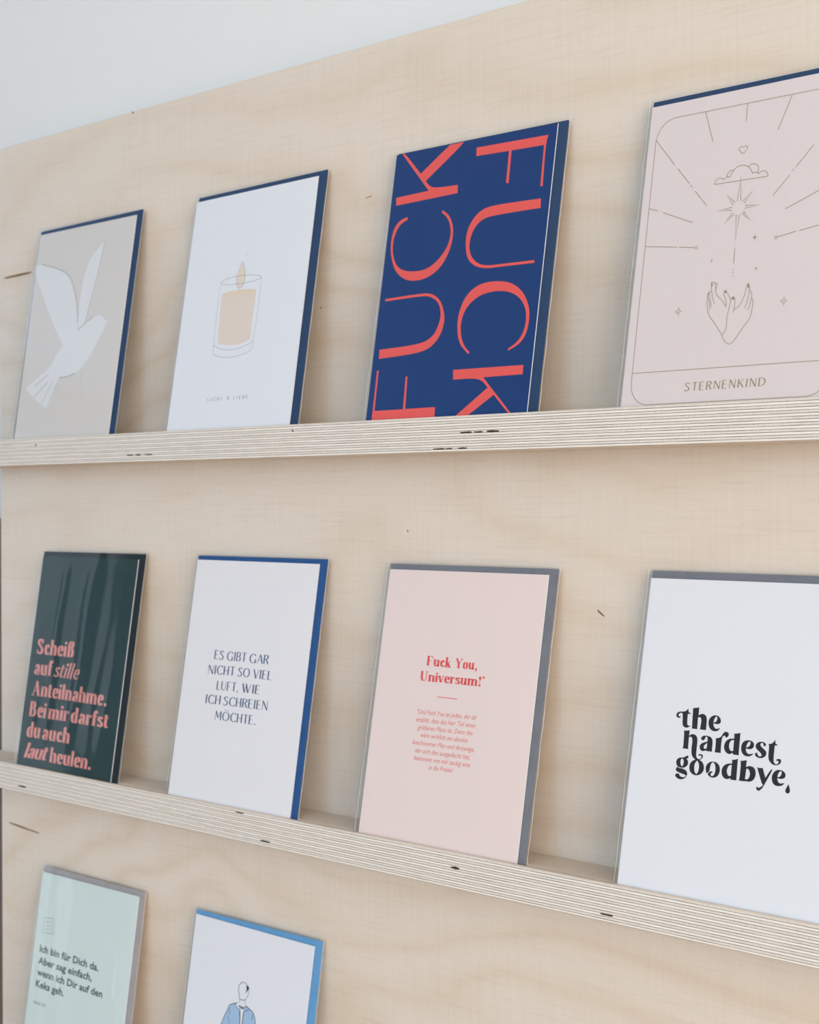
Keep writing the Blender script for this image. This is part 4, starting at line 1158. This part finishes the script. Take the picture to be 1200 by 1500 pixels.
CARDS = [
    ('a0', 0.05830, Z1, ((-0.92, 140.06), (113.47, 141.06), (113.75, 0.0), (-0.64, 0.0)), ((0.44, 137.48), (108.47, 137.88), (108.91, 0.0), (1.62, 0.0)), 'beige', 'env_navy',
     'beige card with a white paper bird, navy envelope, far left of the top ledge', 'greeting cards on the top ledge', (1, 0.00035, 5), 1),
    ('a1', 0.22797, Z1, ((0.37, 140.34), (114.24, 141.47), (114.34, 0.0), (0.47, 0.0)), ((-0.15, 137.63), (108.11, 138.5), (108.82, 0.0), (-1.47, 0.0)), 'white', 'env_navy',
     'white card with a candle in a glass drawn above LICHT & LIEBE', 'greeting cards on the top ledge', (2, 0.0001, 3), 1),
    ('a2', 0.39860, Z1, ((-1.14, 141.52), (114.73, 140.78), (114.34, 0.0), (-1.53, 0.0)), ((-1.25, 140.71), (109.0, 139.84), (108.97, 0.0), (-1.37, 0.0)), 'blue', 'env_navy',
     'navy blue card filled with huge coral letters, navy envelope behind', 'greeting cards on the top ledge', (3, 0.0003, 4), 1),
    ('a3', 0.56333, Z1, ((0.22, 140.41), (114.22, 140.41), (114.22, 0.0), (0.22, 0.0)), ((0.26, 137.77), (108.93, 137.77), (108.17, 0.0), (-0.5, 0.0)), 'blush', 'env_navy',
     'blush card with gold line drawing of hands, star and cloud titled STERNENKIND', 'greeting cards on the top ledge', (4, 8e-05, 2), 1),
    ('b0', 0.06012, Z2, ((-0.27, 140.04), (113.56, 140.48), (114.17, 0.0), (0.34, 0.0)), ((0.61, 137.04), (107.93, 136.93), (108.5, 0.0), (1.8, 0.0)), 'green', 'env_black',
     'dark green card with bold pink German lettering, far left of the second ledge', 'greeting cards on the second ledge', (15, 0.0004, 8), 1),
    ('b1', 0.22735, Z2, ((-0.65, 140.72), (114.17, 140.97), (113.86, 0.0), (-0.97, 0.0)), ((-0.03, 138.22), (108.85, 138.17), (109.17, 0.0), (-0.46, 0.0)), 'white_warm', 'env_blue',
     'white card with five centred lines of thin blue capitals, blue envelope', 'greeting cards on the second ledge', (6, 0.00034, 6), 1),
    ('b2', 0.39191, Z2, ((-0.52, 139.81), (114.85, 139.95), (113.11, 0.0), (-2.25, 0.0)), ((0.29, 136.9), (109.76, 136.98), (108.74, 0.0), (-1.05, 0.0)), 'pink_paper', 'env_grey',
     'pink card with red two-line heading over small italic text, grey envelope', 'greeting cards on the second ledge', (7, 0.00048, 8), 1),
    ('b3', 0.56179, Z2, ((0.5, 140.71), (114.5, 140.71), (114.5, 0.0), (0.5, 0.0)), ((0.79, 137.32), (109.45, 137.32), (107.41, 0.0), (-1.26, 0.0)), 'white', 'env_grey',
     'white card lettered the hardest goodbye in heavy black type, grey envelope', 'greeting cards on the second ledge', (8, 0.0001, 3), 1),
    ('c0', 0.05940, Z3, ((-0.66, 140.82), (112.6, 141.36), (115.8, 0), (1.5, 0)), ((-0.5, 137.08), (107.86, 137.99), (109.8, 0), (2.0, 0)), 'mint', 'env_pale',
     'mint green card with dark lettering under a small outlined square', 'greeting cards on the third ledge', (9, 0.0005, 8), 1),
    ('c1', 0.22369, Z3, ((0.25, 139.73), (112.97, 140.87), (115.2, 0), (1.5, 0)), ((1.38, 137.34), (107.78, 137.39), (107.72, 0.0), (2.4, 0)), 'white', 'env_sky',
     'white card with ink sketch of a figure in light blue jacket', 'greeting cards on the third ledge', (10, 0.00012, 4), 1),
]
for key, x, zs, env, card, face, env_m, label, group, wr, gloss in CARDS:
    root, c = card_thing(key, x, zs, env, card, face, env_m, label, group, wr, gloss)
    if key == 'a3':   # ruled frame with round corners and the line above the title
        x0, x1, y0, y1, r = 4.5, 104.6, 4.9, 131.0, 10.0
        P = []
        for cx, cy, a0 in ((x1 - r, y1 - r, 0), (x0 + r, y1 - r, 90), (x0 + r, y0 + r, 180), (x1 - r, y0 + r, 270)):
            for i in range(9):
                a = math.radians(a0 + i * 90 / 8)
                P.append((cx + r * math.cos(a), cy + r * math.sin(a)))
        v, f = nib(P, .14, .14, True)
        flat('frame_line', v, f, M['gold'], c, .00004)
        v, f = nib([(x0, 19.0), (x1, 19.0)], .14, .14)
        flat('frame_line', v, f, M['gold'], c, .00004)
